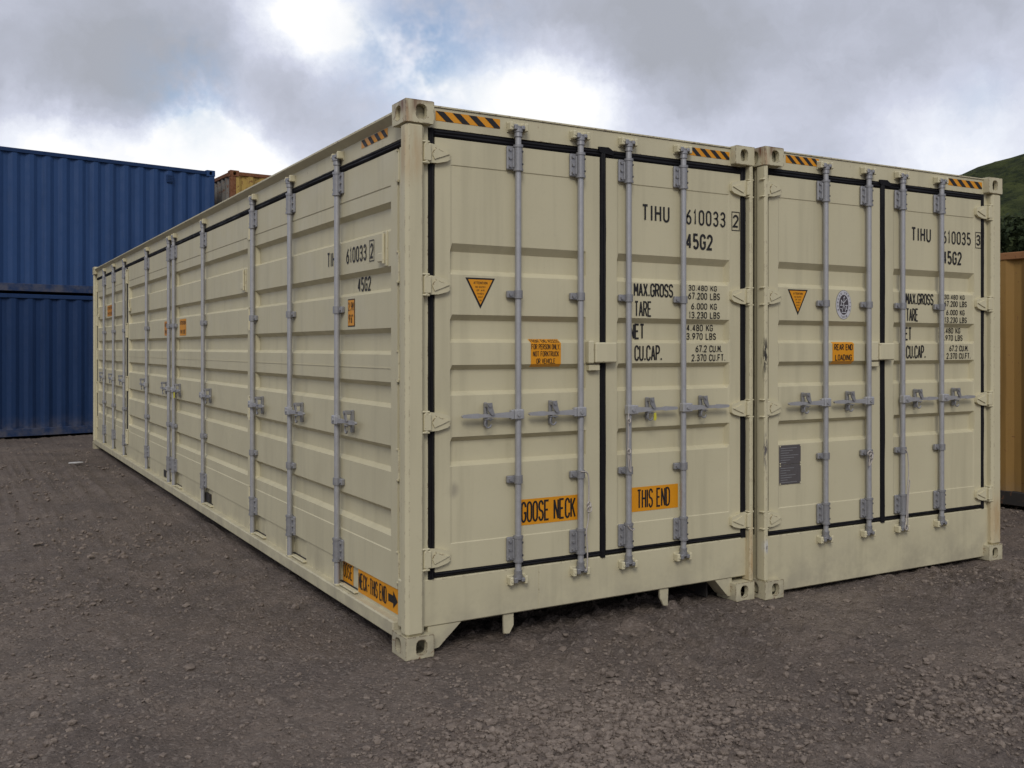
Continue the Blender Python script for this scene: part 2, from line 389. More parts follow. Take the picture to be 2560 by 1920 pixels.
t.links.new(c, bs.inputs['Base Color']); bs.inputs['Roughness'].default_value = 0.92; bs.inputs['Specular IOR Level'].default_value = 0.2
hgt = math_(t, 'ADD', math_(t, 'MULTIPLY', fin, 0.6), math_(t, 'MULTIPLY', math_(t, 'SUBTRACT', 1.0, vor.outputs['Distance']), 0.55))
nrm = bump(t, hgt, 1.0, 0.014); nrm = bump(t, noise(t, o, 22, 5, 0.65), 0.8, 0.03, nrm)
t.links.new(nrm, bs.inputs['Normal'])
M['ground'] = gm
ground = link('ground', np_mesh('ground', verts, quads), gm)
ground['kind'] = 'structure'; ground['label'] = 'grey brown gravel yard of trodden dirt and stones'

def gz(x, y):
    X = np.array([[x]]); Y = np.array([[y]]); z = ground_h(X, Y); f = flat_under(X, Y)
    return float((z * (1 - f) + (0.004 + 0.25 * z) * f)[0, 0])

# ---- hill behind the yard
th = np.radians(np.linspace(-40, 150, 240)); rr = np.linspace(150, 560, 70)
TH, RR = np.meshgrid(th, rr, indexing='ij')
HX = cam.location.x + RR * np.sin(TH); HY = cam.location.y + RR * np.cos(TH)
deg = np.degrees(TH)
ridge = np.interp(deg, [-40, 0, 20, 35, 48, 55.7, 58.3, 64, 75, 95, 120, 150], [0.02, 0.035, 0.045, 0.075, 0.125, 0.161, 0.173, 0.197, 0.235, 0.26, 0.16, 0.05])
prof = np.clip((RR - 150) / 190, 0, 1); prof = prof * prof * (3 - 2 * prof)
HZ = ridge * 340 * prof * np.where(RR > 345, np.exp(-((RR - 345) / 160) ** 2), 1) + (fbm(HX / 40, HY / 40, 4, 3) - 0.5) * 9 * prof + (fbm(HX / 7, HY / 7, 3, 8) - 0.5) * 2.2 * prof - 0.6
hq = (np.arange(len(th) - 1)[:, None] * len(rr) + np.arange(len(rr) - 1)[None]).reshape(-1)
hm, t, bs = new_mat('hill_scrub'); o = objc(t)
c = ramp(t, noise(t, o, 0.06, 6, 0.7, 0.8), [(0.32, (0.026, 0.032, 0.014)), (0.46, (0.052, 0.064, 0.021)), (0.58, (0.082, 0.096, 0.029)), (0.72, (0.110, 0.102, 0.044))])
c = mixc(t, smooth(t, noise(t, o, 0.30, 5, 0.75), 0.47, 0.60, 0, 0.85), c, (0.016, 0.024, 0.010, 1))
t.links.new(c, bs.inputs['Base Color']); bs.inputs['Roughness'].default_value = 0.95; bs.inputs['Specular IOR Level'].default_value = 0.1
t.links.new(bump(t, noise(t, o, 0.4, 6, 0.7), 1.0, 3.0), bs.inputs['Normal'])
hill = link('hill', np_mesh('hill', np.stack([HX, HY, HZ], -1).reshape(-1, 3), np.stack([hq, hq + len(rr), hq + len(rr) + 1, hq + 1], -1)), hm)
hill['kind'] = 'structure'; hill['label'] = 'green scrub covered hill rising behind the yard'

# ================================================================== SHIPPING CONTAINERS
L40, W, H = 12.192, 2.438, 2.896

def ring_face(mb, rect, hole_c, hole_r, plane, axis, depth, n=20):
    """face with an oval hole and a short tube behind; rect=(u0,u1,v0,v1), axis 0/1/2 is the face normal axis; depth signed inward"""
    u0, u1, v0, v1 = rect; cu, cv = hole_c; ru, rv = hole_r
    def mk(u, v, h):
        p = [u, v]; p.insert(axis, h); return p
    inner = []; outer = []
    for i in range(n):
        a = 2 * pi * i / n; du, dv = cos(a), sin(a)
        # stadium-like oval
        e = 3.0
        k = (abs(du) ** e + abs(dv) ** e) ** (-1 / e)
        inner.append((cu + du * k * ru, cv + dv * k * rv))
        s = min(((u1 - cu) / du if du > 1e-6 else (u0 - cu) / du if du < -1e-6 else 1e9), ((v1 - cv) / dv if dv > 1e-6 else (v0 - cv) / dv if dv < -1e-6 else 1e9))
        outer.append((cu + du * s, cv + dv * s))
    # snap nearest outer samples to the rectangle's corners
    for c0 in ((u0, v0), (u1, v0), (u1, v1), (u0, v1)):
        j = min(range(n), key=lambda k: (outer[k][0] - c0[0]) ** 2 + (outer[k][1] - c0[1]) ** 2); outer[j] = c0
    vs = [mk(*p, plane) for p in outer] + [mk(*p, plane) for p in inner] + [mk(*p, plane + depth) for p in inner]
    fs = []
    for i in range(n):
        j = (i + 1) % n
        fs.append((i, j, n + j, n + i)); fs.append((n + i, n + j, 2 * n + j, 2 * n + i))
    mb.add(vs, fs)

def casting(x_out, x_in, y_out, y_in, z0, z1, both=True):
    """corner casting; x_out / y_out are the outer faces that carry the holes"""
    mb = MB(); sx = 1 if x_in > x_out else -1; sy = 1 if y_in > y_out else -1
    xa, xb = min(x_out, x_in), max(x_out, x_in); ya, yb = min(y_out, y_in), max(y_out, y_in)
    ring_face(mb, (xa, xb, z0, z1), (x_out + sx * 0.089, (z0 + z1) / 2), (0.031, 0.038), y_out, 1, sy * 0.030)
    ring_face(mb, (ya, yb, z0, z1), (y_out + sy * 0.098, (z0 + z1) / 2), (0.036, 0.038), x_out, 0, sx * 0.030)
    vs = [(xa, ya), (xb, ya), (xb, yb), (xa, yb)]
    mb.add([(*p, z0) for p in vs], [(0, 1, 2, 3)]); mb.add([(*p, z1) for p in vs], [(0, 1, 2, 3)])
    mb.add([(x_in, ya, z0), (x_in, yb, z0), (x_in, yb, z1), (x_in, ya, z1)], [(0, 1, 2, 3)])
    mb.add([(xa, y_in, z0), (xb, y_in, z0), (xb, y_in, z1), (xa, y_in, z1)], [(0, 1, 2, 3)])
    return mb

def bevel_mesh(me, w=0.007, seg=2):
    bm = bmesh.new(); bm.from_mesh(me); bmesh.ops.remove_doubles(bm, verts=bm.verts, dist=0.0004)
    bmesh.ops.recalc_face_normals(bm, faces=bm.faces)
    ed = [e for e in bm.edges if len(e.link_faces) == 2 and e.calc_face_angle(0) > 1.2 and e.calc_length() > 0.02 and all(len(f.verts) < 18 for f in e.link_faces)]
    try: bmesh.ops.bevel(bm, geom=ed, offset=w, segments=seg, affect='EDGES', profile=0.5)
    except Exception: pass
    bm.to_mesh(me); bm.free(); me.update()
    return me

def corner_castings(root, mat, l, w, h, name='corner_casting'):
    for x_out, x_in in ((0.0, 0.162), (w, w - 0.162)):
        for y_out, y_in in ((0.0, 0.178), (l, l - 0.178)):
            for z0, z1 in ((0.0, 0.116), (h - 0.118, h)):
                me = bevel_mesh(casting(x_out, x_in, y_out, y_in, z0, z1).mesh('corner_casting'))
                link(name, me, mat, root)

def relief(us, vs, depth, to3):
    """grid sheet: us, vs sorted lines, depth(i,j,u,v) -> inward depth, to3(u,v,d)"""
    mb = MB(); pts = []
    for i, u in enumerate(us):
        for j, v in enumerate(vs): pts.append(to3(u, v, depth(u, v)))
    n = len(vs)
    fs = [(i * n + j, (i + 1) * n + j, (i + 1) * n + j + 1, i * n + j + 1) for i in range(len(us) - 1) for j in range(n - 1)]
    return mb.add(pts, fs)

def band_depth(bands, lo, hi, v, rec=0.004):
    """bands: (zt, zt_in, zb_in, zb) from the top; recess 36 mm; seams lo..hi give a 4 mm set-back sheet"""
    d = rec if lo <= v <= hi else 0.0
    for (a, b2, c2, e) in bands:
        if e < v < a:
            if v > b2: k = (a - v) / (a - b2)
            elif v < c2: k = (v - e) / (c2 - e)
            else: k = 1.0
            d = rec + (DEP - rec) * k
    return d
DEP = 0.038

# ---- lettering: stroke alphabet, every glyph a set of polylines in a unit box
def arc(cx, cy, rx, ry, a0, a1, n=7):
    return [(cx + rx * cos(radians(a0 + (a1 - a0) * i / n)), cy + ry * sin(radians(a0 + (a1 - a0) * i / n))) for i in range(n + 1)]
R_ = 0.24
def _O(): return arc(.5, 1 - R_, .5, R_, 0, 180, 8) + arc(.5, R_, .5, R_, 180, 360, 8) + [(1, 1 - R_)]
GL = {
 'A': [[(0, 0), (.5, 1)], [(.5, 1), (1, 0)], [(.19, .32), (.81, .32)]],
 'B': [[(0, .5), (.55, .5)] + arc(.55, .75, .4, .25, -90, 90)[1:] + [(0, 1), (0, 0), (.55, 0)] + arc(.55, .25, .45, .25, -90, 90)],
 'C': [arc(.5, 1 - R_, .5, R_, 0, 180) + arc(.5, R_, .5, R_, 180, 360)],
 'D': [[(0, 0), (0, 1), (.45, 1)] + arc(.45, .72, .55, .28, 90, 0) + arc(.45, .28, .55, .28, 0, -90) + [(0, 0)]],
 'E': [[(1, 1), (0, 1), (0, 0), (1, 0)], [(0, .52), (.8, .52)]],
 'F': [[(1, 1), (0, 1), (0, 0)], [(0, .52), (.8, .52)]],
 'G': [arc(.5, 1 - R_, .5, R_, 0, 180) + arc(.5, R_, .5, R_, 180, 360) + [(1, .46), (.55, .46)]],
 'H': [[(0, 0), (0, 1)], [(1, 0), (1, 1)], [(0, .52), (1, .52)]],
 'I': [[(.5, 0), (.5, 1)]],
 'K': [[(0, 0), (0, 1)], [(1, 1), (0, .40)], [(.34, .60), (1, 0)]],
 'L': [[(0, 1), (0, 0), (1, 0)]],
 'M': [[(0, 0), (0, 1)], [(0, 1), (.5, .35)], [(.5, .35), (1, 1)], [(1, 1), (1, 0)]],
 'N': [[(0, 0), (0, 1)], [(0, 1), (1, 0)], [(1, 0), (1, 1)]],
 'O': [_O()],
 'P': [[(0, 0), (0, 1), (.5, 1)] + arc(.5, .74, .5, .26, 90, -90) + [(0, .48)]],
 'R': [[(0, 0), (0, 1), (.5, 1)] + arc(.5, .75, .5, .25, 90, -90) + [(0, .50)], [(.45, .50), (1, 0)]],
 'S': [arc(.5, .76, .5, .24, 10, 180) + arc(.5, .76, .5, .26, 180, 270, 4)[1:] + arc(.5, .25, .5, .25, 90, 0, 4)[1:] + arc(.5, .24, .5, .24, 0, -170)[1:]],
 'T': [[(0, 1), (1, 1)], [(.5, 1), (.5, 0)]],
 'U': [[(0, 1)] + arc(.5, R_, .5, R_, 180, 360) + [(1, 1)]],
 'V': [[(0, 1), (.5, 0)], [(.5, 0), (1, 1)]],
 'W': [[(0, 1), (.25, 0), (.5, .8), (.75, 0), (1, 1)]],
 'X': [[(0, 0), (1, 1)], [(0, 1), (1, 0)]],
 'Y': [[(0, 1), (.5, .45), (1, 1)], [(.5, .45), (.5, 0)]],
 '0': [_O()],
 '1': [[(.2, .80), (.55, 1), (.55, 0)]],
 '2': [arc(.5, .74, .5, .26, 175, 0) + [(.95, .60), (0, 0), (1, 0)]],
 '3': [arc(.48, .76, .48, .24, 165, -70) + [(.35, .53)] + arc(.48, .26, .52, .27, 85, -165)],
 '4': [[(.72, 0), (.72, 1)], [(.72, 1), (0, .27)], [(0, .27), (1, .27)]],
 '5': [[(.92, 1), (.10, 1), (.06, .56)] + arc(.5, .30, .5, .30, 125, -155, 9)],
 '6': [[(.85, 1), (.2, .62)] + arc(.5, .28, .5, .28, 150, 510, 14)],
 '7': [[(0, 1), (1, 1), (.35, 0)]],
 '8': [arc(.5, .755, .44, .245, -90, 270, 12), arc(.5, .265, .5, .265, 90, 450, 12)],
 '9': [[(.15, 0), (.8, .38)] + arc(.5, .72, .5, .28, -30, 330, 14)],
 '.': [[(.5, 0), (.5, .13)]], ',': [[(.55, .10), (.40, -.10)]], '-': [[(.15, .5), (.85, .5)]], "'": [[(.5, 1), (.5, .76)]], '"': [[(.3, 1), (.3, .76)], [(.7, 1), (.7, .76)]],
}
NARROW = {'I': .34, '.': .42, ',': .42, "'": .4, '1': .66, ' ': .62}
def strip(pts, t, w, h):
    """mitred ribbon of half thickness t along pts already in metres"""
    P2 = [Vector((p[0] * w, p[1] * h)) for p in pts]
    out = [P2[0]]
    for p in P2[1:]:
        if (p - out[-1]).length > 1e-5: out.append(p)
    P2 = out; closed = (P2[0] - P2[-1]).length < 1e-4 and len(P2) > 3
    if closed: P2 = P2[:-1]
    n = len(P2); Ls = []; Rs = []
    for i in range(n):
        a = P2[i - 1] if (i > 0 or closed) else None
        b2 = P2[(i + 1) % n] if (i < n - 1 or closed) else None
        d0 = (P2[i] - a).normalized() if a is not None else None
        d1 = (b2 - P2[i]).normalized() if b2 is not None else None
        if d0 is None: nrm = Vector((-d1.y, d1.x)); k = 1
        elif d1 is None: nrm = Vector((-d0.y, d0.x)); k = 1
        else:
            s = Vector((-d0.y, d0.x)) + Vector((-d1.y, d1.x))
            if s.length < 1e-3: nrm = Vector((-d0.y, d0.x)); k = 1
            else:
                nrm = s.normalized(); k = min(2.2, 1 / max(0.2, nrm.dot(Vector((-d0.y, d0.x)))))
        off = nrm * t * k; Ls.append(P2[i] + off); Rs.append(P2[i] - off)
    return Ls, Rs, closed
def text_mesh(txt, width, height, weight=0.075, gap=0.32):
    """flat lettering in the u/v plane starting at 0,0; returns MB with (u, v, lift)"""
    adv = []; x = 0
    for ch in txt:
        a = NARROW.get(ch, 1.0); adv.append((x, a)); x += a + gap
    total = x - gap; k = width / total; mb = MB(); t = min(height * 0.075, k * weight * 1.75)
    for ch, (x0, a) in zip(txt, adv):
        if ch == ' ': continue
        gw = a * k - 2 * t * 0.6
        for si, st in enumerate(GL[ch]):
            Ls, Rs, closed = strip(st, t, gw if ch not in 'I.' else a * k, height - 2 * t)
            lift = 0.0002 * si; n = len(Ls)
            vs = [(p.x + x0 * k + (t * .6 if ch not in 'I.' else 0), p.y + t, lift) for p in Ls] + [(p.x + x0 * k + (t * .6 if ch not in 'I.' else 0), p.y + t, lift) for p in Rs]
            m = n if closed else n - 1
            mb.add(vs, [(i, (i + 1) % n, n + (i + 1) % n, n + i) for i in range(m)])
    return mb

class Face:
    """a door face: maps (u to the reader's right, z, lift outward) to container coordinates"""
    def __init__(s, kind, plane, bands=(), lo=0, hi=0, urange=None):
        s.k = kind; s.p = plane; s.b = bands; s.lo = lo; s.hi = hi; s.ur = urange
    def d(s, z, u=None):
        if not s.b: return 0.0
        if s.ur and u is not None and not any(a < u < b3 for a, b3 in s.ur): return 0.0
        return band_depth(s.b, s.lo, s.hi, z)
    def pt(s, u, z, lift):
        d = s.p + s.d(z, u) - lift
        return (u, d, z) if s.k == 'end' else (d, -u, z)
    def zs(s, z0, z1):
        zz_ = [z0, z1]
        for bnd in s.b: zz_ += [x + e for x in bnd for e in (-0.001, 0.001)]
        return sorted(z for z in set(zz_) if z0 <= z <= z1)
    def sheet(s, name, u0, u1, z0, z1, mat, parent, lift=0.0015, zshear=0.0):
        vs = s.zs(z0, z1)
        mb = relief([u0, u1], vs, lambda u, v: 0, lambda u, v, dd: s.pt(u, v, lift))
        return build(mb, name, mat, parent, sm=None)
    def text(s, txt, u0, u1, z0, z1, mat, parent, weight=0.075, gap=0.32, lift=0.003, name='lettering'):
        mb = text_mesh(txt, u1 - u0, z1 - z0, weight, gap)
        mb.map(lambda u, v, l: s.pt(u0 + u, z0 + v, lift + l))
        return build(mb, name, mat, parent, sm=None, recalc=False)
    def poly(s, name, pts, mat, parent, lift=0.0015):
        mb = MB().add([s.pt(u, z, lift) for u, z in pts], [tuple(range(len(pts)))])
        return build(mb, name, mat, parent, sm=None)

def hazard(face, u0, u1, z0, z1, parent, n=4, lean=1):
    face.sheet('hazard_tape', u0, u1, z0, z1, M['amber'], parent)
    p = (u1 - u0) / n; sh = (z1 - z0) * 1.15
    for i in range(n):
        a = u0 + i * p + 0.001; b2 = a + p * 0.48
        top = (a, b2) ; bot = (a + sh, b2 + sh)
        pts = [(top[0], z1 - .001), (top[1], z1 - .001), (min(bot[1], u1 - .001), z0 + .001), (min(bot[0], u1 - .001), z0 + .001)]
        if bot[1] > u1:   # cut by the end of the tape
            k = (u1 - b2) / sh; pts = [(top[0], z1 - .001), (top[1], z1 - .001), (u1 - .001, z1 - k * (z1 - z0)), (u1 - .001, z0 + .001), (min(bot[0], u1 - .002), z0 + .001)]
        face.poly('hazard_stripe', pts, M['ink'], parent, 0.003)

# ---- shared door gear, drawn for a bar at the origin, door behind at y=+0.03, outward = -y
def gear():
    g = {}
    def bracket(s):
        mb = MB()
        mb.box(min(-0.064 * s, 0.034 * s), max(-0.064 * s, 0.034 * s), 0.008, 0.029, -0.066, 0.066, 0.006)
        mb.cyl((0, 0, -0.062), (0, 0, 0.062), 0.0245, n=16)
        mb.cyl((0, 0, 0.058), (0, 0, 0.072), 0.0285, n=16); mb.cyl((0, 0, -0.072), (0, 0, -0.058), 0.0285, n=16)
        mb.box(-0.032, 0.032, 0.0, 0.02, -0.055, 0.055, 0.004)
        for z in (-0.045, 0.0, 0.045): mb.cyl((-0.048 * s, 0.008, z), (-0.048 * s, -0.002, z), 0.0095, n=6)
        return mb
    def bolts(s):
        mb = MB()
        for z in (-0.035, 0.035): mb.cyl((0.016 * s, -0.017, z), (0.018 * s, -0.0215, z), 0.006, n=8)
        return mb
    def guide(s):
        mb = MB()
        mb.box(min(-0.064 * s, -0.015 * s), max(-0.064 * s, -0.015 * s), 0.004, 0.029, -0.020, 0.020, 0.005)
        mb.cyl((0, 0, -0.022), (0, 0, 0.022), 0.0255, n=16); mb.box(-0.026, 0.026, 0.0, 0.028, -0.020, 0.020, 0.004)
        mb.cyl((-0.047 * s, 0.004, 0), (-0.047 * s, -0.004, 0), 0.010, n=6)
        return mb
    def cam_head(top):
        k = 1 if top else -1; mb = MB()
        mb.cyl((0, 0, 0), (0, 0, 0.030 * k), 0.0235, 0.0215, n=14)
        mb.cyl((0, 0, 0.026 * k), (0, 0, 0.048 * k), 0.026, n=14)
        a, b2 = sorted((0.036 * k, 0.066 * k))
        mb.box(-0.034, -0.010, -0.022, 0.022, a, b2, 0.004); mb.box(-0.012, 0.030, 0.000, 0.024, a, b2, 0.004); mb.box(0.012, 0.034, -0.024, 0.010, a + .004, b2 - .004, 0.004)
        return mb
    def keeper(top):
        k = 1 if top else -1; mb = MB()
        a, b2 = sorted((0.032 * k, 0.078 * k))
        mb.box(-0.058, -0.036, -0.018, 0.029, a, b2, 0.005); mb.box(0.036, 0.058, -0.018, 0.029, a, b2, 0.005)
        mb.box(-0.058, 0.058, 0.020, 0.029, a - .006, b2 + .006, 0.003)
        mb.cyl((-0.047, -0.018, (a + b2) / 2), (-0.047, -0.022, (a + b2) / 2), 0.007, n=8)
        return mb
    def lever(s):
        mb = MB()
        mb.box(*sorted((-0.024 * s, 0.036 * s)), -0.030, 0.012, -0.028, 0.028, 0.006)          # hub plate on the bar
        mb.cyl((0.012 * s, -0.030, 0), (0.012 * s, -0.037, 0), 0.011, n=8)
        mb.box(*sorted((0.036 * s, 0.056 * s)), -0.024, 0.004, -0.026, 0.026, 0.004)
        mb.prism([(0.050 * s, 0.016), (0.16 * s, 0.0095), (0.240 * s, 0.0085), (0.262 * s, 0.0135), (0.350 * s, 0.0085), (0.360 * s, 0.0), (0.350 * s, -0.0085), (0.262 * s, -0.0135), (0.240 * s, -0.009), (0.16 * s, -0.011), (0.050 * s, -0.018)], 1, -0.022, -0.008)
        return mb
    def catch(s):
        mb = MB()
        mb.box(-0.010, 0.010, 0.006, 0.029, -0.064, 0.070, 0.005)
        mb.prism([(-0.016, 0.066), (0.014, 0.070), (0.018, 0.040), (0.030, 0.006), (0.012, 0.002), (-0.012, 0.030)], 1, -0.034, -0.024)
        mb.cyl((0, -0.020, 0.056), (0, -0.040, 0.056), 0.011, n=10)
        mb.box(-0.013, 0.013, -0.030, 0.006, 0.044, 0.068, 0.004)
        mb.box(-0.026, 0.026, -0.030, 0.006, -0.022, -0.016, 0.003)
        mb.tube([(-0.004 + 0.020 * cos(a), -0.020, -0.042 + 0.024 * sin(a)) for a in np.linspace(0.6, 2 * pi - 0.3, 12)], 0.005)
        return mb
    for s in (1, -1):
        g['bracket', s] = bracket(s).mesh('bar_bracket', 35); g['bolts', s] = bolts(s).mesh('bolt', 35); g['guide', s] = guide(s).mesh('bar_guide', 35)
        g['lever', s] = lever(s).mesh('handle', 35); g['catch', s] = catch(s).mesh('handle_catch', 35)
    for k in (True, False):
        g['cam', k] = cam_head(k).mesh('cam_head', 35); g['keeper', k] = keeper(k).mesh('cam_keeper', 35)
    return g
G = gear()

def hinge_mesh(s):
    """end-door hinge, s=+1: knuckle at x=0, blade runs to +x; door plane at y=0, outward -y"""
    mb = MB()
    mb.prism([(0.034 * s, -0.050), (0.034 * s, 0.052), (0.085 * s, 0.046), (0.150 * s, 0.030), (0.156 * s, 0.018), (0.156 * s, -0.022), (0.140 * s, -0.034), (0.085 * s, -0.048)], 1, -0.024, -0.001)
    mb.prism([(0.050 * s, -0.006), (0.070 * s, 0.030), (0.120 * s, 0.010), (0.150 * s, 0.004), (0.110 * s, -0.012), (0.062 * s, -0.030)], 1, -0.031, -0.022)
    mb.box(*sorted((-0.004 * s, 0.038 * s)), -0.044, 0.000, -0.046, 0.046, 0.005)
    mb.cyl((0.012 * s, -0.030, -0.052), (0.012 * s, -0.030, 0.056), 0.013, n=12)
    return mb.mesh('hinge', 35)
def hinge_lug_mesh(s):
    mb = MB().box(*sorted((-0.020 * s, 0.030 * s)), -0.042, 0.0, -0.0055, 0.0055, 0.004)
    return mb.mesh('hinge_lug', 35)
HG = {(s, k): f(s) for s in (1, -1) for k, f in (('h', hinge_mesh), ('l', hinge_lug_mesh))}
M_END = 0.05      # set-back of the end doors behind the castings
BANDS_END = [(2.170, 2.128, 2.030, 2.003), (1.789, 1.759, 1.658, 1.638), (1.519, 1.492, 1.377, 1.355), (1.134, 1.108, 0.998, 0.976)]
SEAM_END = (0.570, 2.583)

def gasket(a, b2, lo, hi, y0, y1, vertical, seed=0):
    """rubber strip along z (vertical) or x/y (horizontal) between a and b2, width lo..hi, front y0, back y1"""
    n = max(4, int((b2 - a) / 0.07)); rg = np.random.default_rng(seed); mb = MB(); w = hi - lo
    j1 = np.convolve(rg.normal(0, 0.0016, n + 5), np.ones(5) / 2.2, 'valid'); j2 = np.convolve(rg.normal(0, 0.0016, n + 5), np.ones(5) / 2.2, 'valid'); j3 = np.convolve(rg.normal(0, 0.0014, n + 5), np.ones(5) / 2.2, 'valid')
    prof = ((0.0, 1.0), (0.02, 0.35), (0.14, 0.06), (0.34, -0.10), (0.50, 0.02), (0.66, -0.10), (0.86, 0.06), (0.98, 0.35), (1.0, 1.0)); m = len(prof); vs = []
    for i in range(n + 1):
        t_ = a + (b2 - a) * i / n
        for (p, d) in prof:
            u = lo + w * p + (j1[i] if p < 0.5 else j2[i]); dd = y0 + (y1 - y0) * d + (j3[i] if d < 0.9 else 0)
            vs.append((u, dd, t_) if vertical else (t_, dd, u))
    fs = [(i * m + k, (i + 1) * m + k, (i + 1) * m + k + 1, i * m + k + 1) for i in range(n) for k in range(m - 1)]
    fs += [tuple(range(m)), tuple(n * m + k for k in range(m))]
    return mb.add(vs, fs)

def place_gear(key, name, mat, parent, xyz, rz):
    me = G[key]
    return link(name, me, mat, parent, xyz, rz)

def bar_set(door, root, x, y, kind, zb, zt, zbr, zg, zh, tab, lever, latch, keepers=True):
    """one locking bar with its brackets, guides, cams, handle; kind 'end' or 'side'"""
    rz = 0 if kind == 'end' else -pi / 2
    b = (x, y)
    link('locking_bar', MB().cyl((0, 0, zb), (0, 0, zt), 0.0175, n=14).mesh('locking_bar', 40), M['galv'], door, (*b, 0))
    for z in zbr:
        place_gear(('bracket', tab), 'bar_bracket', M['galv_dull'], door, (*b, z), rz)
        place_gear(('bolts', tab), 'bracket_bolt', M['bolt'], door, (*b, z), rz)
    for z in zg: place_gear(('guide', tab), 'bar_guide', M['galv_dull'], door, (*b, z), rz)
    place_gear(('cam', True), 'cam_head', M['galv_dull'], door, (*b, zt - 0.05), rz)
    place_gear(('keeper', True), 'cam_keeper', M['cream_hinge'], root, (*b, zt - 0.05), rz)
    if kind == 'end':
        place_gear(('cam', False), 'cam_head', M['galv_dull'], door, (*b, zb + 0.05), rz)
        place_gear(('keeper', False), 'cam_keeper', M['cream_hinge'], root, (*b, zb + 0.05), rz)
    place_gear(('lever', lever), 'handle', M['galv'], door, (*b, zh), rz)
    c = (x + lever * latch, y, zh) if kind == 'end' else (x, y - lever * latch, zh)
    place_gear(('catch', lever), 'handle_catch', M['galv_dull'], door, c, rz)

def end_doors(root, P):
    """P: dict of measured positions along x on the door end"""
    y = M_END
    gl0, gl1, gc0, gc1, gr0, gr1 = P['gasket']
    gz0, gz1, gt0, gt1 = 0.392, 0.425, 2.724, 2.771
    faces = []
    for di, (d0, d1, c0, c1) in enumerate(((gl1, gc0, *P['corr'][0]), (gc1, gr0, *P['corr'][1]))):
        us = [d0, c0, c0 + 0.014, c1 - 0.014, c1, d1]
        vs = sorted({gz1, gt0, SEAM_END[0], SEAM_END[0] - 0.005, SEAM_END[1], SEAM_END[1] + 0.005, *[v for bnd in BANDS_END for v in bnd]})
        def dep(u, v): return band_depth(BANDS_END, *SEAM_END, v) if c0 + 0.010 < u < c1 - 0.010 else 0.0
        mb = relief(us, vs, dep, lambda u, v, d: (u, y + d, v))
        # returns round the leaf so it has thickness
        mb.add([(d0, y, gz1), (d0, y, gt0), (d0, y + .06, gt0), (d0, y + .06, gz1)], [(0, 1, 2, 3)])
        mb.add([(d1, y, gz1), (d1, y, gt0), (d1, y + .06, gt0), (d1, y + .06, gz1)], [(0, 1, 2, 3)])
        mb.box(d0, d1, y + 0.052, y + 0.062, gz1, gt0)
        door = build(mb, 'end_door', M['cream_door'], root, sm=None)
        faces.append(door)
        for bi in (0, 1):
            x = P['bars'][di * 2 + bi]; lev = -1 if di == 0 else 1
            bar_set(door, root, x, 0.020, 'end', 0.335, 2.822, (2.656, 0.504), (1.905, 0.887), 1.245, 1, lev, P['latch'][di])
        hs = 1 if di == 0 else -1; hx = P['hinge'][di]
        for z in (2.632, 1.940, 1.222, 0.505):
            link('hinge', HG[(hs, 'h')], M['cream_hinge'], door, (hx, y, z))
            for e_ in (-0.0545, 0.0545): link('hinge_lug', HG[(hs, 'l')], M['cream_hinge'], root, (hx, y, z + e_))
    yy0, yy1 = y - 0.004, y + 0.03
    for q_, (a, b2, lo, hi, vert) in enumerate(((gz0, gt1, gl0, gl1, True), (gz0, gt1, gr0, gr1, True), (gl1 - .004, gr0 + .004, gt0 - .004, gt1 - .001, False), (gl1 - .004, gr0 + .004, gz0 + .001, gz1 + .003, False))):
        build(gasket(a, b2, lo, hi, yy0 + (0 if vert else .0015), yy1, vert, 10 + q_), 'door_gasket', M['rubber'], root)
    gb = gasket(gz0 - 0.006, gt1 + 0.004, gc0, gc1, yy0 - .005, yy1, True, 31)
    gb.prism([(gc0 - .012, gt1 + .012), (gc1 + .012, gt1 + .014), (gc1 + .060, gt1 - .012), (gc1 + .040, gt1 - .030), (gc0 - .008, gt1 - .020)], 1, yy0 - .008, yy0 + .004)
    build(gb, 'centre_gasket', M['rubber'], root)
    # header and sill
    p0, p1 = P['posts']
    build(MB().box(0.02, W - 0.02, y, y + 0.07, gt1, 2.880), 'header_beam', M['cream_rail'], root)
    build(MB().box(0.02, W - 0.02, y - 0.007, y + 0.07, 2.882, 2.890), 'header_lip', M['cream_rail'], root)
    zs = P['sill']
    build(MB().box(0.02, W - 0.02, y - 0.003, y + 0.10, zs, gz0, 0.006), 'sill_beam', M['cream_rail'], root)
    # lock box across the centre joint
    a, b2, c = P['lockbox']
    lb = MB().box(a, b2, 0.004, y - .002, 1.520, 1.652, 0.006); build(lb, 'lock_box', M['cream_hinge'], faces[0])
    build(MB().box(b2 + 0.004, c, -0.004, y - .001, 1.524, 1.642, 0.007).box(c, c + .012, 0.016, y - .001, 1.53, 1.60, 0.003), 'lock_box_cover', M['cream_hinge'], faces[1])
    build(MB().box(a + 0.01, a + 0.085, 0.016, y - .001, 1.478, 1.512, 0.004), 'lock_bracket', M['cream_hinge'], faces[0])
    return faces

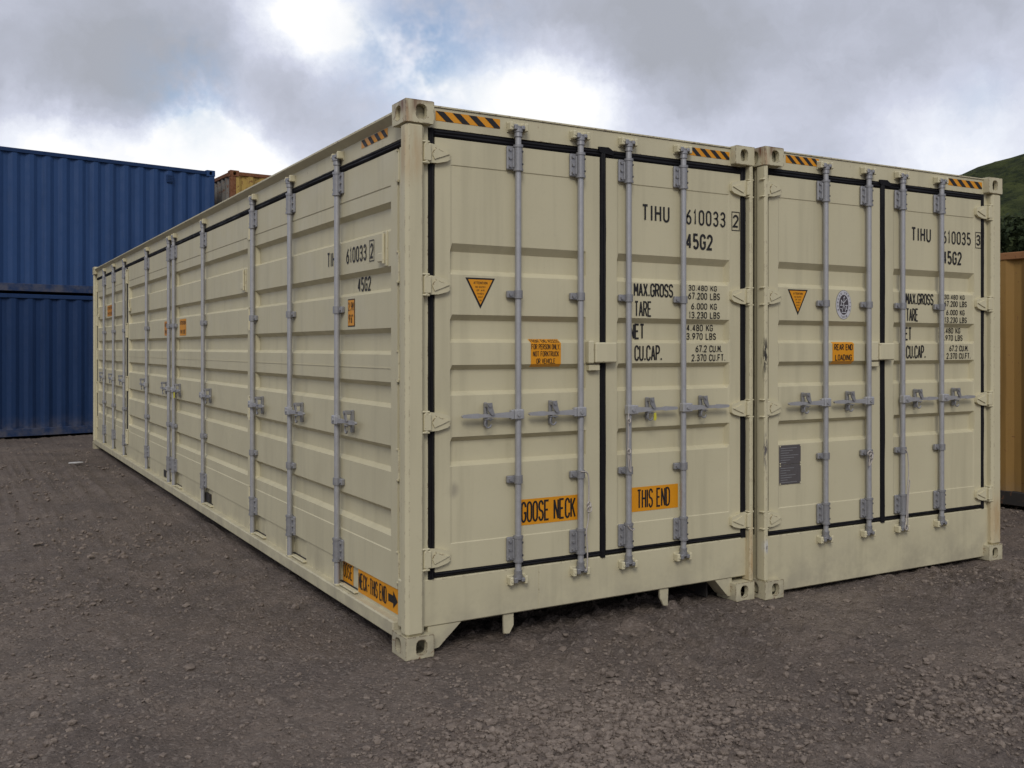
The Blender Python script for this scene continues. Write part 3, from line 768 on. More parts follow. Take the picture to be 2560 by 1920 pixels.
def end_marks(faces, P, digits, last):
    f = Face('end', M_END, BANDS_END, *SEAM_END, urange=P['corr'])
    d = faces[1]; dx = P['text_dx']; ink = M['ink']
    def T(s, a, b2, z0, z1, w=0.075, gap=0.30): f.text(s, a + dx, b2 + dx, z0, z1, ink, d, w, gap)
    T('TIHU', 1.570, 1.778, 2.375, 2.476, 0.082, 0.42); T(digits, 1.912, 2.235, 2.375, 2.472, 0.082, 0.42)
    T(last, 2.298, 2.342, 2.380, 2.462, 0.085)
    bx = MB()
    for (a, b2, z0, z1) in ((2.285, 2.354, 2.476, 2.481), (2.285, 2.354, 2.359, 2.364), (2.285, 2.290, 2.364, 2.476), (2.349, 2.354, 2.364, 2.476)):
        bx.add([f.pt(u + dx, z, 0.003) for u, z in ((a, z0), (b2, z0), (b2, z1), (a, z1))], [(0, 1, 2, 3)])
    build(bx, 'check_digit_box', ink, d, sm=None)
    T('45G2', 1.912, 2.127, 2.223, 2.323, 0.10, 0.30)
    T('MAX.GROSS', 1.508, 1.807, 1.918, 2.001, 0.098, 0.16); T('30.480 KG', 1.932, 2.163, 1.966, 2.001, 0.085); T('67.200 LBS', 1.930, 2.188, 1.912, 1.955, 0.085)
    T('TARE', 1.513, 1.640, 1.798, 1.892, 0.098, 0.16); T('6.000 KG', 1.954, 2.163, 1.850, 1.890, 0.085); T('13.230 LBS', 1.935, 2.188, 1.794, 1.836, 0.085)
    T('NET', 1.502, 1.612, 1.662, 1.757, 0.098, 0.16); T('24.480 KG', 1.915, 2.160, 1.715, 1.757, 0.085); T('53.970 LBS', 1.915, 2.186, 1.661, 1.704, 0.085)
    T('CU.CAP.', 1.513, 1.722, 1.532, 1.627, 0.098, 0.16); T('67.2 CU.M.', 1.989, 2.208, 1.583, 1.627, 0.095, 0.2); T('2.370 CU.FT.', 1.957, 2.235, 1.527, 1.571, 0.085, 0.28)
    return f

def triangle(f, u0, u1, zt, zb, door):
    um = (u0 + u1) / 2
    f.poly('warning_triangle_border', [(u0, zt), (u1, zt), (um, zb)], M['ink'], door, 0.0012)
    f.poly('warning_triangle', [(u0 + .016, zt - .009), (u1 - .016, zt - .009), (um, zb + .022)], M['amber'], door, 0.0024)
    f.text('ATTENTION', um - .042, um + .042, zt - .034, zt - .020, M['ink'], door, 0.08, 0.3, 0.0036, 'warning_print')
    for k, (s, hw) in enumerate((('NO ENTRY', .032), ('OF AIR', .024), ('WHEN', .020), ('SHUT', .014), ('IN', .006))):
        f.text(s, um - hw, um + hw, zt - .054 - k * .018, zt - .045 - k * .018, M['ink'], door, 0.06, 0.3, 0.0036, 'warning_print')

def shell(root, l, w, h, mat, floor_z=0.17, back=True):
    build(MB().box(0.03, w - 0.03, 0.06, l - 0.03, h - 0.040, h - 0.018), 'roof', mat, root)
    build(MB().box(0.06, w - 0.06, 0.12, l - 0.06, floor_z - 0.02, floor_z + 0.01), 'floor', M['dark_under'], root)

def corrugated(x0, x1, z0, z1, pitch=0.278, depth=0.036):
    """vertical corrugation along u from x0 to x1; returns MB in (u, d, z), d inward"""
    n = max(1, round((x1 - x0) / pitch)); p = (x1 - x0) / n; us = []
    for i in range(n):
        a = x0 + i * p
        us += [(a, 0), (a + p * .255, 0), (a + p * .50, depth), (a + p * .755, depth)]
    us.append((x1, 0)); mb = MB()
    vs = [(u, d, z) for u, d in us for z in (z0, z1)]
    return mb.add(vs, [(2 * i, 2 * i + 2, 2 * i + 3, 2 * i + 1) for i in range(len(us) - 1)])

# ------------------------------------------------------------------ container A: side-opening, gooseneck end
BANDS_SIDE = [(2.408, 2.372, 2.264, 2.247), (2.057, 2.031, 1.932, 1.919), (1.720, 1.691, 1.589, 1.573), (1.423, 1.404, 1.303, 1.283), (1.078, 1.065, 0.947, 0.935), (0.734, 0.721, 0.600, 0.586)]
BANDS_SIDE = [(a, a - 0.027, d + 0.021, d) for (a, b_, c_, d) in BANDS_SIDE]
SIDE = 0.05
cA = empty('shipping_container')
tag(cA, 'cream container with long side doors and gooseneck end, numbered 610033', 'container', 'cream side-opening containers')
PA = dict(gasket=(0.148, 0.190, 1.255, 1.301, 2.360, 2.414), corr=((0.279, 1.158), (1.380, 2.269)), bars=(0.684, 1.101, 1.445, 1.864), latch=(0.196, 0.150),
          hinge=(0.113, 2.424), posts=(0.112, 0.030), sill=0.143, lockbox=(1.150, 1.188, 1.345), text_dx=0.0)
corner_castings(cA, M['cream_cast'], L40, W, H)
fa = end_doors(cA, PA)
fA = end_marks(fa, PA, '610033', '2')
hd = Face('end', M_END)
hazard(hd, 0.193, 0.585, 2.812, 2.864, cA); hazard(hd, 1.935, 2.268, 2.806, 2.856, cA)
triangle(fA, 0.373, 0.556, 1.990, 1.823, fa[0])
# stickers on the end doors
fA.sheet('access_sticker', 0.786, 0.987, 1.503, 1.660, M['amber'], fa[0])
for s, a, b2, z0 in (('FRONT END ACCESS', .792, .980, 1.6395), ('FOR PERSON ONLY,', .790, .982, 1.602), ('NOT FORKTRUCK', .800, .972, 1.562), ('OR VEHICLE', .822, .948, 1.521)):
    fA.text(s, a, b2, z0, z0 + (0.018 if z0 > 1.63 else 0.030), M['ink'], fa[0], 0.085, 0.2)
fA.sheet('gooseneck_sticker', 0.700, 1.101, 0.622, 0.766, M['amber'], fa[0])
fA.text('GOOSE NECK', 0.722, 1.085, 0.636, 0.754, M['ink'], fa[0], 0.100, 0.18)
fA.sheet('this_end_sticker', 1.462, 1.848, 0.630, 0.776, M['amber'], fa[1])
fA.text('THIS END', 1.532, 1.782, 0.646, 0.762, M['ink'], fa[1], 0.100, 0.18)
# posts
def post(name, x0, x1, y0, y1, z0, z1, mat, root, c=0.014):
    return build(MB().box(x0, x1, y0, y1, z0, z1, c), name, mat, root)
for (y0, y1) in ((0.004, 0.086), (L40 - 0.086, L40 - 0.004)):
    post('corner_post', 0.004, 0.112, y0, y1, 0.114, 2.780, M['cream_post'], cA, 0.018)
    post('corner_post', 2.404, 2.433, y0, y1 , 0.114, 2.780, M['cream_post'], cA, 0.008)
for bxs in ((0.09, 0.150, 0.052, 0.12, 0.15, 2.78), (2.352, 2.416, 0.082, 0.12, 0.15, 2.78)): build(MB().box(*bxs), 'door_jamb', M['cream_rail'], cA)
for y0, y1 in ((0.08, 0.205), (L40 - 0.199, L40 - 0.08)):
    build(MB().box(0.072, 0.12, y0, y1, 0.17, 2.72), 'side_jamb', M['cream_rail'], cA)
    build(MB().box(0.053, 0.0725, y0, y1 - 0.006 if y0 < 1 else y1, 0.17, 2.68), 'side_jamb', M['cream_rail'], cA)
# vertical weld on the sill, tunnel gussets and hanging tabs
build(MB().box(0.8335, 0.8375, M_END - 0.0045, M_END, 0.150, 0.386), 'weld_seam', M['cream_post'], cA)
build(MB().prism([(0.150, 0.142), (0.150, 0.016), (0.214, 0.026), (0.346, 0.142)], 1, 0.052, 0.17), 'tunnel_gusset', M['cream_rail'], cA)
build(MB().prism([(2.290, 0.142), (2.290, 0.026), (2.255, 0.030), (2.150, 0.142)], 1, 0.052, 0.17), 'tunnel_gusset', M['cream_rail'], cA)
for x0 in (0.612, 1.712):
    build(MB().prism([(x0, 0.150), (x0 + 0.066, 0.150), (x0 + 0.066, 0.075), (x0 + 0.040, 0.032), (x0 + 0.004, 0.034)] if x0 < 1 else [(x0, 0.150), (x0 + 0.066, 0.150), (x0 + 0.062, 0.034), (x0 + 0.030, 0.036), (x0, 0.090)], 1, 0.060, 0.072), 'tunnel_tab', M['cream_rail'], cA)
for bxs in ((0.300, 0.312, 0.17, 3.3, 0.008, 0.150), (2.180, 2.192, 0.17, 3.3, 0.008, 0.150), (0.312, 2.180, 3.29, 3.3, 0.008, 0.150)): build(MB().box(*bxs), 'tunnel_shade_wall', M['dark_under'], cA)  # plates under the floor, added to block light and darken the tunnel
shell(cA, L40, W, H, M['cream_rail'])
# side top rail, gasket, bottom rail
build(MB().box(SIDE, SIDE + 0.06, 0.10, L40 - 0.10, 2.722, 2.850), 'top_rail', M['cream_rail'], cA)
build(MB().prism([(0.006, 2.852), (0.006, 2.859), (0.14, 2.881), (0.14, 2.868), (0.054, 2.816)], 1, 0.170, L40 - 0.170), 'rail_lip', M['cream_rail'], cA)
build(gasket(0.150, L40 - 0.150, 2.679, 2.724, SIDE - 0.005, SIDE + 0.03, False, 41).map(lambda x, y, z: (y, x, z)), 'side_gasket', M['rubber'], cA)
half = [1.080, 2.020, 2.965, 4.640, 5.965]
side_bars = half + [L40 - v for v in half[::-1]]
def web_dep(u, v):
    for yb in side_bars:
        if yb < 6.1: a, b2 = yb - 0.27, yb + 0.045
        else: a, b2 = yb - 0.045, yb + 0.27
        if a < u < b2 and 0.175 < v < 0.325: return 0.018
    return 0.0
us = {0.10, L40 - 0.10}
for yb in side_bars:
    a, b2 = (yb - 0.27, yb + 0.045) if yb < 6.1 else (yb - 0.045, yb + 0.27)
    us |= {a, a + 0.008, b2 - 0.008, b2}
mb = relief(sorted(us), [0.160, 0.172, 0.180, 0.3155], lambda u, v: web_dep(u, v) if v > 0.173 else 0.0, lambda u, v, d: (SIDE + 0.006 + d, u, v))
build(mb, 'rail_web', M['cream_rail'], cA, sm=None)
build(MB().box(0.004, 0.10, 0.178, L40 - 0.178, 0.078, 0.160, 0.008), 'bottom_rail', M['cream_rail'], cA)
build(MB().box(0.10, 0.16, 0.12, L40 - 0.12, 0.078, 0.320), 'rail_core', M['dark_under'], cA)
for y0 in (4.50, 6.46):
    build(MB().box(SIDE + 0.0035, SIDE + 0.03, y0, y0 + 0.19, 0.183, 0.262), 'pocket_shade', M['dark_under'], cA)  # dark box standing in for the shade inside a rail opening
# the four leaves
leaves = []
for li, (y0, y1) in enumerate(((0.220, 3.060), (3.100, 6.078), (6.114, 9.060), (9.130, L40 - 0.200))):
    c0, c1 = y0 + 0.085, y1 - 0.075
    us2 = [y0, c0, c0 + 0.012, c1 - 0.012, c1, y1]
    vs = sorted({0.316, 2.678, 0.505, 0.510, 2.490, 2.495, *[v for bnd in BANDS_SIDE for v in bnd]})
    def dep(u, v, c0=c0, c1=c1):
        if not (c0 + 0.010 < u < c1 - 0.010): return 0.0
        return band_depth(BANDS_SIDE, 0.510, 2.490, v)
    mb = relief(us2, vs, dep, lambda u, v, d: (SIDE + d, u, v))
    for yy in (y0, y1): mb.add([(SIDE, yy, 0.316), (SIDE, yy, 2.678), (SIDE + .06, yy, 2.678), (SIDE + .06, yy, 0.316)], [(0, 1, 2, 3)])
    mb.add([(SIDE, y0, 0.316), (SIDE, y1, 0.316), (SIDE + .06, y1, 0.316), (SIDE + .06, y0, 0.316)], [(0, 1, 2, 3)])
    mb.box(SIDE + 0.055, SIDE + 0.064, y0, y1, 0.316, 2.678)
    lf = build(mb, 'side_door', M['cream_door'], cA, sm=None); leaves.append(lf)
    build(MB().box(SIDE + 0.001, SIDE + 0.006, c0 + 0.014, c1 - 0.014, 1.4965, 1.5005), 'weld_seam', M['cream_door'], lf)
    # hold-back rod near the hinge side of the leaf
    ry = y0 + 0.16 if li in (0, 1) else y1 - 0.16
    sg = 1 if li < 2 else -1
    hb = MB().box(SIDE - 0.004, SIDE + 0.006, ry - 0.022, ry + 0.030, 2.060, 2.252, 0.003).cyl((SIDE - 0.012, ry + .006, 2.075), (SIDE - 0.012, ry + .006, 2.240), 0.008, n=8)
    hb.box(SIDE - 0.020, SIDE, ry + 0.002 * sg, ry + 0.075 * sg if sg > 0 else ry + 0.004, 2.085, 2.135, 0.004) if sg > 0 else hb.box(SIDE - 0.020, SIDE, ry - 0.070, ry, 2.085, 2.135, 0.004)
    build(hb, 'door_holdback', M['cream_hinge'], lf)
for i, yb in enumerate(side_bars):
    lf = leaves[0 if yb < 3.08 else 1 if yb < 6.09 else 2 if yb < 9.11 else 3]
    near = yb < 6.09
    bar_set(lf, cA, 0.026, yb, 'side', 0.170, 2.776, (2.612, 0.378), (1.842, 0.795), 1.172, -1, 1 if near else -1, 0.215)
    # foot keeper on the bottom rail
    kp = MB().box(0.008, SIDE + 0.006, yb - 0.030, yb + 0.030, 0.160, 0.172, 0.003).box(0.010, SIDE + .004, yb + 0.022, yb + 0.034, 0.160, 0.275, 0.004)
    e = -1 if near else 1
    kp.box(0.030, SIDE + 0.030, *sorted((yb + e * 0.03, yb + e * 0.275)), 0.166, 0.178, 0.003)
    build(kp, 'foot_keeper', M['cream_hinge'], cA)
def side_hinges(y_mid, zs_, wide):
    for z0, z1 in zs_:
        if wide < 0.02:
            mb = MB().box(SIDE - 0.003, SIDE + 0.010, y_mid - 0.012, y_mid + 0.030, z0, z1, 0.003).box(SIDE - 0.010, SIDE + 0.004, y_mid - 0.010, y_mid + 0.006, z1 - 0.004, z1 + 0.008, 0.002).box(SIDE - 0.010, SIDE + 0.004, y_mid - 0.010, y_mid + 0.006, z0 - 0.008, z0 + 0.004, 0.002)
            build(mb, 'side_hinge', M['cream_rail'], cA); continue
        mb = MB().box(SIDE - 0.012, SIDE - 0.001, y_mid - wide, y_mid + wide, z0, z1, 0.004).cyl((SIDE - 0.014, y_mid, z0 - .012), (SIDE - 0.014, y_mid, z1 + .012), 0.011, n=10)
        mb.box(SIDE - 0.022, SIDE - .001, y_mid - wide, y_mid + 0.01, z1 - 0.002, z1 + 0.012, 0.003).box(SIDE - 0.022, SIDE - .001, y_mid - wide, y_mid + 0.01, z0 - 0.012, z0 + 0.002, 0.003)
        build(mb, 'side_hinge', M['cream_hinge'], cA)
ZH = ((2.470, 2.634), (1.755, 1.925), (1.050, 1.224), (0.350, 0.520))
side_hinges(3.080, ZH, 0.085); side_hinges(9.10, ZH, 0.085)
side_hinges(0.2115, ((2.505, 2.665), (1.965, 2.122), (1.434, 1.590), (0.905, 1.065), (0.357, 0.516)), 0.012)
side_hinges(L40 - 0.204, ((2.505, 2.665), (1.965, 2.122), (1.434, 1.590), (0.905, 1.065), (0.357, 0.516)), 0.040)
for y0, y1 in ((3.054, 3.108), (9.055, 9.135), (6.076, 6.116), (L40 - 0.204, L40 - 0.17)):
    build(MB().box(SIDE - 0.0035, SIDE + 0.05, y0, y1, 0.33, 2.680, 0.002), 'leaf_gasket', M['rubber'], cA)
# marks on the long side (the reader's right is -y, so u = -y)
fs_ = Face('side', SIDE, BANDS_SIDE, 0.510, 2.490)
def TS(s, ya, yb, z0, z1, w=0.075, gap=0.34, d=None): fs_.text(s, -ya, -yb, z0, z1, M['ink'], d or leaves[0], w, gap)
TS('TIHU', 1.322, 1.128, 2.116, 2.211, 0.082, 0.40); TS('610033', 0.987, 0.668, 2.116, 2.211, 0.082, 0.40); TS('2', 0.606, 0.566, 2.120, 2.206, 0.085)
bx = MB()
for (a, b2, z0, z1) in ((0.622, 0.550, 2.220, 2.225), (0.622, 0.550, 2.103, 2.108), (0.622, 0.617, 2.108, 2.220), (0.555, 0.550, 2.108, 2.220)):
    bx.add([fs_.pt(-u, z, 0.003) for u, z in ((a, z0), (b2, z0), (b2, z1), (a, z1))], [(0, 1, 2, 3)])
build(bx, 'check_digit_box', M['ink'], leaves[0], sm=None)
TS('45G2', 0.885, 0.685, 1.942, 2.028, 0.085, 0.36)
fs_.sheet('height_sticker_border', -0.965, -0.850, 1.737, 1.903, M['ink'], leaves[0], 0.0012)
fs_.sheet('height_sticker', -0.958, -0.857, 1.744, 1.896, M['amber'], leaves[0], 0.0026)
fs_.text('2.9M', -0.950, -0.866, 1.832, 1.884, M['ink'], leaves[0], 0.07, 0.35, 0.004); fs_.text('9\'6"', -0.944, -0.872, 1.758, 1.812, M['ink'], leaves[0], 0.10, 0.3, 0.004)
rl = Face('side', SIDE + 0.006)
rl.sheet('gooseneck_strip', -0.800, -0.206, 0.178, 0.314, M['amber'], cA)
rl.sheet('gooseneck_strip', -1.100, -0.925, 0.182, 0.312, M['amber'], cA, lift=-0.0165)
rl.text('OOSE', -1.090, -0.945, 0.206, 0.296, M['ink'], cA, 0.085, 0.3, lift=-0.015)
rl.text('NECK-THIS END', -0.790, -0.378, 0.200, 0.296, M['ink'], cA, 0.10, 0.18)
rl.poly('arrow_print', [(-0.352, 0.226), (-0.285, 0.226), (-0.285, 0.200), (-0.224, 0.246), (-0.285, 0.294), (-0.285, 0.268), (-0.352, 0.268)], M['ink'], cA, 0.003)
tr = Face('side', SIDE)
hazard(tr, -0.735, -0.350, 2.768, 2.816, cA)
for (ya, yb, z0, z1, m_, lf) in ((5.800, 5.490, 1.735, 1.905, 'amber', 1), (6.600, 6.340, 1.745, 1.900, 'amber2', 2), (10.95, 10.45, 2.075, 2.235, 'amber2', 3)):
    fs_.sheet('side_sticker', -ya, -yb, z0, z1, M[m_], leaves[lf])
    fs_.text('ATTENTION', -ya + .02, -yb - .02, z1 - .06, z1 - .02, M['ink'], leaves[lf], 0.08, 0.25); fs_.text('THIS SIDE', -ya + .03, -yb - .03, z0 + .02, z0 + .06, M['ink'], leaves[lf], 0.08, 0.25)
# far side wall and far end wall
build(corrugated(0.12, L40 - 0.12, 0.16, 2.84).map(lambda u, d, z: (W - 0.012 - d, u, z)), 'side_wall', M['cream'], cA, sm=None)
for z0, z1 in ((0.05, 0.165), (2.83, 2.885)): build(MB().box(W - 0.08, W - 0.004, 0.17, L40 - 0.17, z0, z1, 0.006), 'side_rail', M['cream_rail'], cA)
build(corrugated(0.10, W - 0.03, 0.16, 2.84).map(lambda u, d, z: (u, L40 - 0.02 - d, z)), 'end_wall', M['cream'], cA, sm=None)
for z0, z1 in ((0.02, 0.165), (2.78, 2.885)): build(MB().box(0.16, W - 0.16, L40 - 0.08, L40 - 0.004, z0, z1), 'end_rail', M['cream_rail'], cA)

# ------------------------------------------------------------------ container B: rear end, beside A
cB = empty('shipping_container', (2.465, -0.0659, 0.002), -0.0158)
tag(cB, 'cream container with rear loading doors and oval emblem, numbered 610035', 'container', 'cream side-opening containers')
PB = dict(gasket=(0.026, 0.078, 1.130, 1.182, 2.248, 2.290), corr=((0.160, 1.035), (1.268, 2.172)), bars=(0.566, 0.984, 1.332, 1.754), latch=(0.196, 0.150),
          hinge=(0.012, 2.326), posts=(0.030, 0.112), sill=0.026, lockbox=(0.996, 1.066, 1.220), text_dx=-0.104)
corner_castings(cB, M['cream_cast'], L40, W, H)
fb = end_doors(cB, PB)
fB = end_marks(fb, PB, '610035', '3')
hazard(hd, 0.228, 0.533, 2.818, 2.870, cB); hazard(hd, 1.865, 2.262, 2.808, 2.860, cB)
triangle(fB, 0.250, 0.432, 1.993, 1.824, fb[0])
fB.sheet('rear_end_sticker', 0.664, 0.872, 1.497, 1.648, M['amber'], fb[0])
fB.text('REAR END', 0.682, 0.858, 1.592, 1.634, M['ink'], fb[0], 0.09, 0.2); fB.text('LOADING', 0.690, 0.850, 1.522, 1.564, M['ink'], fb[0], 0.09, 0.2)
# oval emblem: pale ring with lettering, dark centre with a pale figure
def oval(rx, rz, n=32): return [(0.772 + rx * cos(2 * pi * i / n), 1.902 + rz * sin(2 * pi * i / n)) for i in range(n)]
fB.poly('emblem_rim', oval(.076, .0995), M['ink'], fb[0], 0.0010); fB.poly('emblem_ring', oval(.074, .0975), M['emblem_ring'], fb[0], 0.0020); fB.poly('emblem_centre', oval(.045, .068), M['emblem'], fb[0], 0.0030)
em = MB()
def ring_text(s, a0, a1):
    for i, ch in enumerate(s):
        if ch == ' ': continue
        a = radians(a0 + (a1 - a0) * i / (len(s) - 1)); gl = text_mesh(ch, 0.009, 0.013, 0.09)
        px, pz = 0.772 + 0.0600 * cos(a), 1.902 + 0.0835 * sin(a); ang = a - pi / 2 if a0 > a1 else a + pi / 2
        gl.map(lambda u, v, l: fB.pt(px + (u - .0045) * cos(ang) - (v - .0065) * sin(ang), pz + (u - .0045) * sin(ang) + (v - .0065) * cos(ang), 0.0042 + l))
        em.add(gl.v, gl.f)
ring_text('BUREAU VERITAS', 205, -25); ring_text('1828', 245, 295)
build(em, 'emblem_lettering', M['ink'], fb[0], sm=None, recalc=False)
fig = MB()
for st in ([(0, .045), (0, .02), (-.006, -.01), (-.016, -.045)], [(0, .0), (.010, -.02), (.016, -.046)], [(-.028, .034), (-.012, .016), (0, .014), (.014, .026), (.026, .040)], [(-.036, -.004), (-.012, -.004)], [(.012, -.004), (.036, -.004)], [(-.026, -.004), (-.026, .030)], [(.028, -.006), (.022, -.030), (.034, -.030)], [(-.034, -.024), (-.020, -.030)], [(-.022, -.052), (.022, -.052)], [(-.004, .046), (.004, .056), (.008, .046)]):
    Ls, Rs, cl = strip(st, 0.0020, 1, 1); n = len(Ls)
    fig.add([fB.pt(0.772 + p.x, 1.902 + p.y, 0.0042) for p in Ls] + [fB.pt(0.772 + p.x, 1.902 + p.y, 0.0042) for p in Rs], [(i, i + 1, n + i + 1, n + i) for i in range(n - 1)])
build(fig, 'emblem_figure', M['white'], fb[0], sm=None)
# data plates
fp = Face('end', M_END + 0.004)
for (z0, z1) in ((0.846, 0.972), (0.716, 0.844)):
    pl = build(MB().box(0.172, 0.366, M_END - 0.001, M_END + 0.0055, z0, z1, 0.002), 'data_plate', M['plate'], fb[0])
mb = MB()
for z0, z1 in ((0.848, 0.972), (0.716, 0.842)):
    for k in range(7):
        zz_ = z1 - 0.018 - k * 0.0155; w_ = 0.05 + 0.12 * ((k * 37 + int(z0 * 1000)) % 10) / 10
        mb.box(0.182, 0.182 + w_, M_END - 0.0022, M_END - 0.0008, zz_ - 0.0035, zz_ + 0.0005)
build(mb, 'plate_print', M['galv_dull'], fb[0])
rv = MB()
for x in (0.178, 0.360):
    for z in (0.722, 0.838, 0.854, 0.966): rv.cyl((x, M_END - 0.001, z), (x, M_END - 0.004, z), 0.005, n=8)
build(rv, 'rivet', M['cream_hinge'], fb[0])
for (y0, y1) in ((0.004, 0.086), (L40 - 0.086, L40 - 0.004)):
    post('corner_post', 0.004, 0.036, y0, y1, 0.114, 2.780, M['cream_scraped'], cB, 0.010)
    post('corner_post', 2.326, 2.434, y0, y1, 0.114, 2.780, M['cream_post'], cB, 0.018)
for bxs in ((0.022, 0.080, 0.082, 0.12, 0.15, 2.78), (2.288, 2.350, 0.052, 0.12, 0.15, 2.78)): build(MB().box(*bxs), 'door_jamb', M['cream_rail'], cB)
shell(cB, L40, W, H, M['cream_rail'])
build(corrugated(0.12, L40 - 0.12, 0.16, 2.84).map(lambda u, d, z: (W - 0.030 - d, u, z)), 'side_wall', M['cream'], cB, sm=None)
build(corrugated(0.12, L40 - 0.12, 0.16, 2.84).map(lambda u, d, z: (0.012 + d, u, z)), 'side_wall', M['cream'], cB, sm=None)
for a, b2 in ((0.004, 0.08), (W - 0.08, W - 0.004)):
    for z0, z1 in ((0.05, 0.165), (2.83, 2.885)): build(MB().box(a, b2, 0.17, L40 - 0.17, z0, z1, 0.006), 'side_rail', M['cream_rail'], cB)
build(corrugated(0.10, W - 0.03, 0.16, 2.84).map(lambda u, d, z: (u, L40 - 0.02 - d, z)), 'end_wall', M['cream'], cB, sm=None)

# ------------------------------------------------------------------ plain dry containers behind
def dry_container(name, loc, rz, length, height, mats, label, group=None, vent=None, door_end=False, cast_mat=None):
    """local x along the length (0..length), local y into the depth (0..W), long face at y=0 looks at the viewer"""
    wall, rail, postm = mats[:3]; trail = mats[3] if len(mats) > 3 else rail
    r = empty(name, loc, rz); tag(r, label, 'container', group)
    for x_out, x_in in ((0.0, 0.178), (length, length - 0.178)):
        for y_out, y_in in ((0.0, 0.162), (W, W - 0.162)):
            for z0, z1 in ((0.0, 0.116), (height - 0.118, height)):
                link('corner_casting', bevel_mesh(casting(x_out, x_in, y_out, y_in, z0, z1).mesh('corner_casting')), cast_mat or postm, r)
    for x0, x1 in ((0.006, 0.120), (length - 0.120, length - 0.006)):
        for y0, y1 in ((0.006, 0.110), (W - 0.110, W - 0.006)):
            build(MB().box(x0, x1, y0, y1, 0.114, height - 0.116, 0.012), 'corner_post', postm, r)
    zl, zh_ = 0.165, height - 0.090
    build(corrugated(0.118, length - 0.118, zl, zh_).map(lambda u, d, z: (u, 0.020 + d, z)), 'side_wall', wall, r, sm=None)
    build(corrugated(0.118, length - 0.118, zl, zh_).map(lambda u, d, z: (u, W - 0.020 - d, z)), 'side_wall', wall, r, sm=None)
    for x, sg in ((0.022, 1), (length - 0.022, -1)):
        build(corrugated(0.105, W - 0.105, zl, zh_, 0.26).map(lambda u, d, z: (x + sg * d, u, z)), 'end_wall', wall, r, sm=None)
    for y0, y1 in ((0.008, 0.070), (W - 0.070, W - 0.008)):
        build(MB().box(0.176, length - 0.176, y0, y1, 0.030, 0.168, 0.006), 'bottom_rail', rail, r)
        build(MB().box(0.176, length - 0.176, y0, y1, height - 0.095, height - 0.022, 0.006), 'top_rail', trail, r)
    for x0, x1 in ((0.008, 0.070), (length - 0.070, length - 0.008)):
        build(MB().box(x0, x1, 0.160, W - 0.160, 0.030, 0.168, 0.006), 'bottom_rail', rail, r)
        build(MB().box(x0, x1, 0.160, W - 0.160, height - 0.100, height - 0.022, 0.006), 'top_rail', trail, r)
    build(MB().box(0.05, length - 0.05, 0.05, W - 0.05, height - 0.035, height - 0.018), 'roof', wall, r)
    build(MB().box(0.05, length - 0.05, 0.05, W - 0.05, 0.15, 0.17), 'floor', M['dark_under'], r)
    if vent:
        vb = MB().box(vent[0], vent[0] + 0.13, -0.010, 0.03, vent[1], vent[1] + 0.16, 0.008)
        for k in range(4): vb.box(vent[0] + 0.02, vent[0] + 0.11, -0.016, -0.008, vent[1] + 0.025 + k * 0.033, vent[1] + 0.037 + k * 0.033, 0.002)
        build(vb, 'ventilator', rail, r)
    return r

# blue pair: long face from (-1.21,14.62) towards (2.65,15.27), 20-foot boxes running out of the frame to the left
ang = math.atan2(15.27 - 14.62, 2.646 + 1.208)
ex = Vector((cos(ang), sin(ang), 0)); right = Vector((2.646, 15.29, 0)); org = right - ex * 6.058
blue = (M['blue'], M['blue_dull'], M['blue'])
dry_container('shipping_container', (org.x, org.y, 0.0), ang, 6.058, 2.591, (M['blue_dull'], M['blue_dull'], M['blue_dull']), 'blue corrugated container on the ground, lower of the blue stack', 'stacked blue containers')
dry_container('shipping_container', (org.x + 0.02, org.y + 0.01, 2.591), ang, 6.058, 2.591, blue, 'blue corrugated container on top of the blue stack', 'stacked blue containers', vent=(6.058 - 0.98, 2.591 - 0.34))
# weathered yellow pair behind, right of the blue stack; corner towards the viewer at (2.84, 15.0)
yr = -radians(5.6) + 0.0
old = (M['yellow_old'], M['rusty'], M['rusty'])
for k, (lab) in enumerate(('weathered yellow container on the ground, hidden beneath the rusty one', 'weathered yellow container with rusty corner, stacked behind the cream containers')):
    dc = dry_container('shipping_container', (2.90, 15.02, 2.591 * k), radians(4.0), 6.058, 2.591, old, lab, 'weathered yellow containers')
    for ch in [c_ for c_ in dc.children if c_.name.startswith('end_wall')]:
        ch.data.materials.clear(); ch.data.materials.append(M['grey_old'])
# ochre container beyond B on the right: long face looks back at B
orr = -pi / 2 + radians(4)
dry_container('shipping_container', (6.98, 4.00, 0.0), orr, 6.058, 2.591, (M['ochre'], M['dark_under'], M['ochre'], M['rusty_ochre']), 'ochre yellow container with dark base beyond the two cream containers', None)

# ================================================================== SMALL THINGS
def cord(name, pts, label, r=0.0042, knots=(), loops=()):
    mb = MB(); 
    P2 = [Vector(p) for p in pts]; out = []
    for i in range(len(P2) - 1):
        p0 = P2[max(i - 1, 0)]; p1 = P2[i]; p2 = P2[i + 1]; p3 = P2[min(i + 2, len(P2) - 1)]
        for k in range(8):
            t_ = k / 8
            out.append(0.5 * ((2 * p1) + (-p0 + p2) * t_ + (2 * p0 - 5 * p1 + 4 * p2 - p3) * t_ ** 2 + (-p0 + 3 * p1 - 3 * p2 + p3) * t_ ** 3))
    out.append(P2[-1]); mb.tube(out, r, 6)
    for (kx, ky, kz, kr) in knots:
        mb.tube([(kx + kr * cos(a) * (1 + .2 * sin(3 * a)), ky - 0.008 + 0.006 * sin(2 * a), kz + kr * 1.3 * sin(a)) for a in np.linspace(0, 2 * pi, 14)], r, 6)
    return tag(build(mb, name, M['cord'], None, sm=60), label, 'cord')
yb_ = -0.006
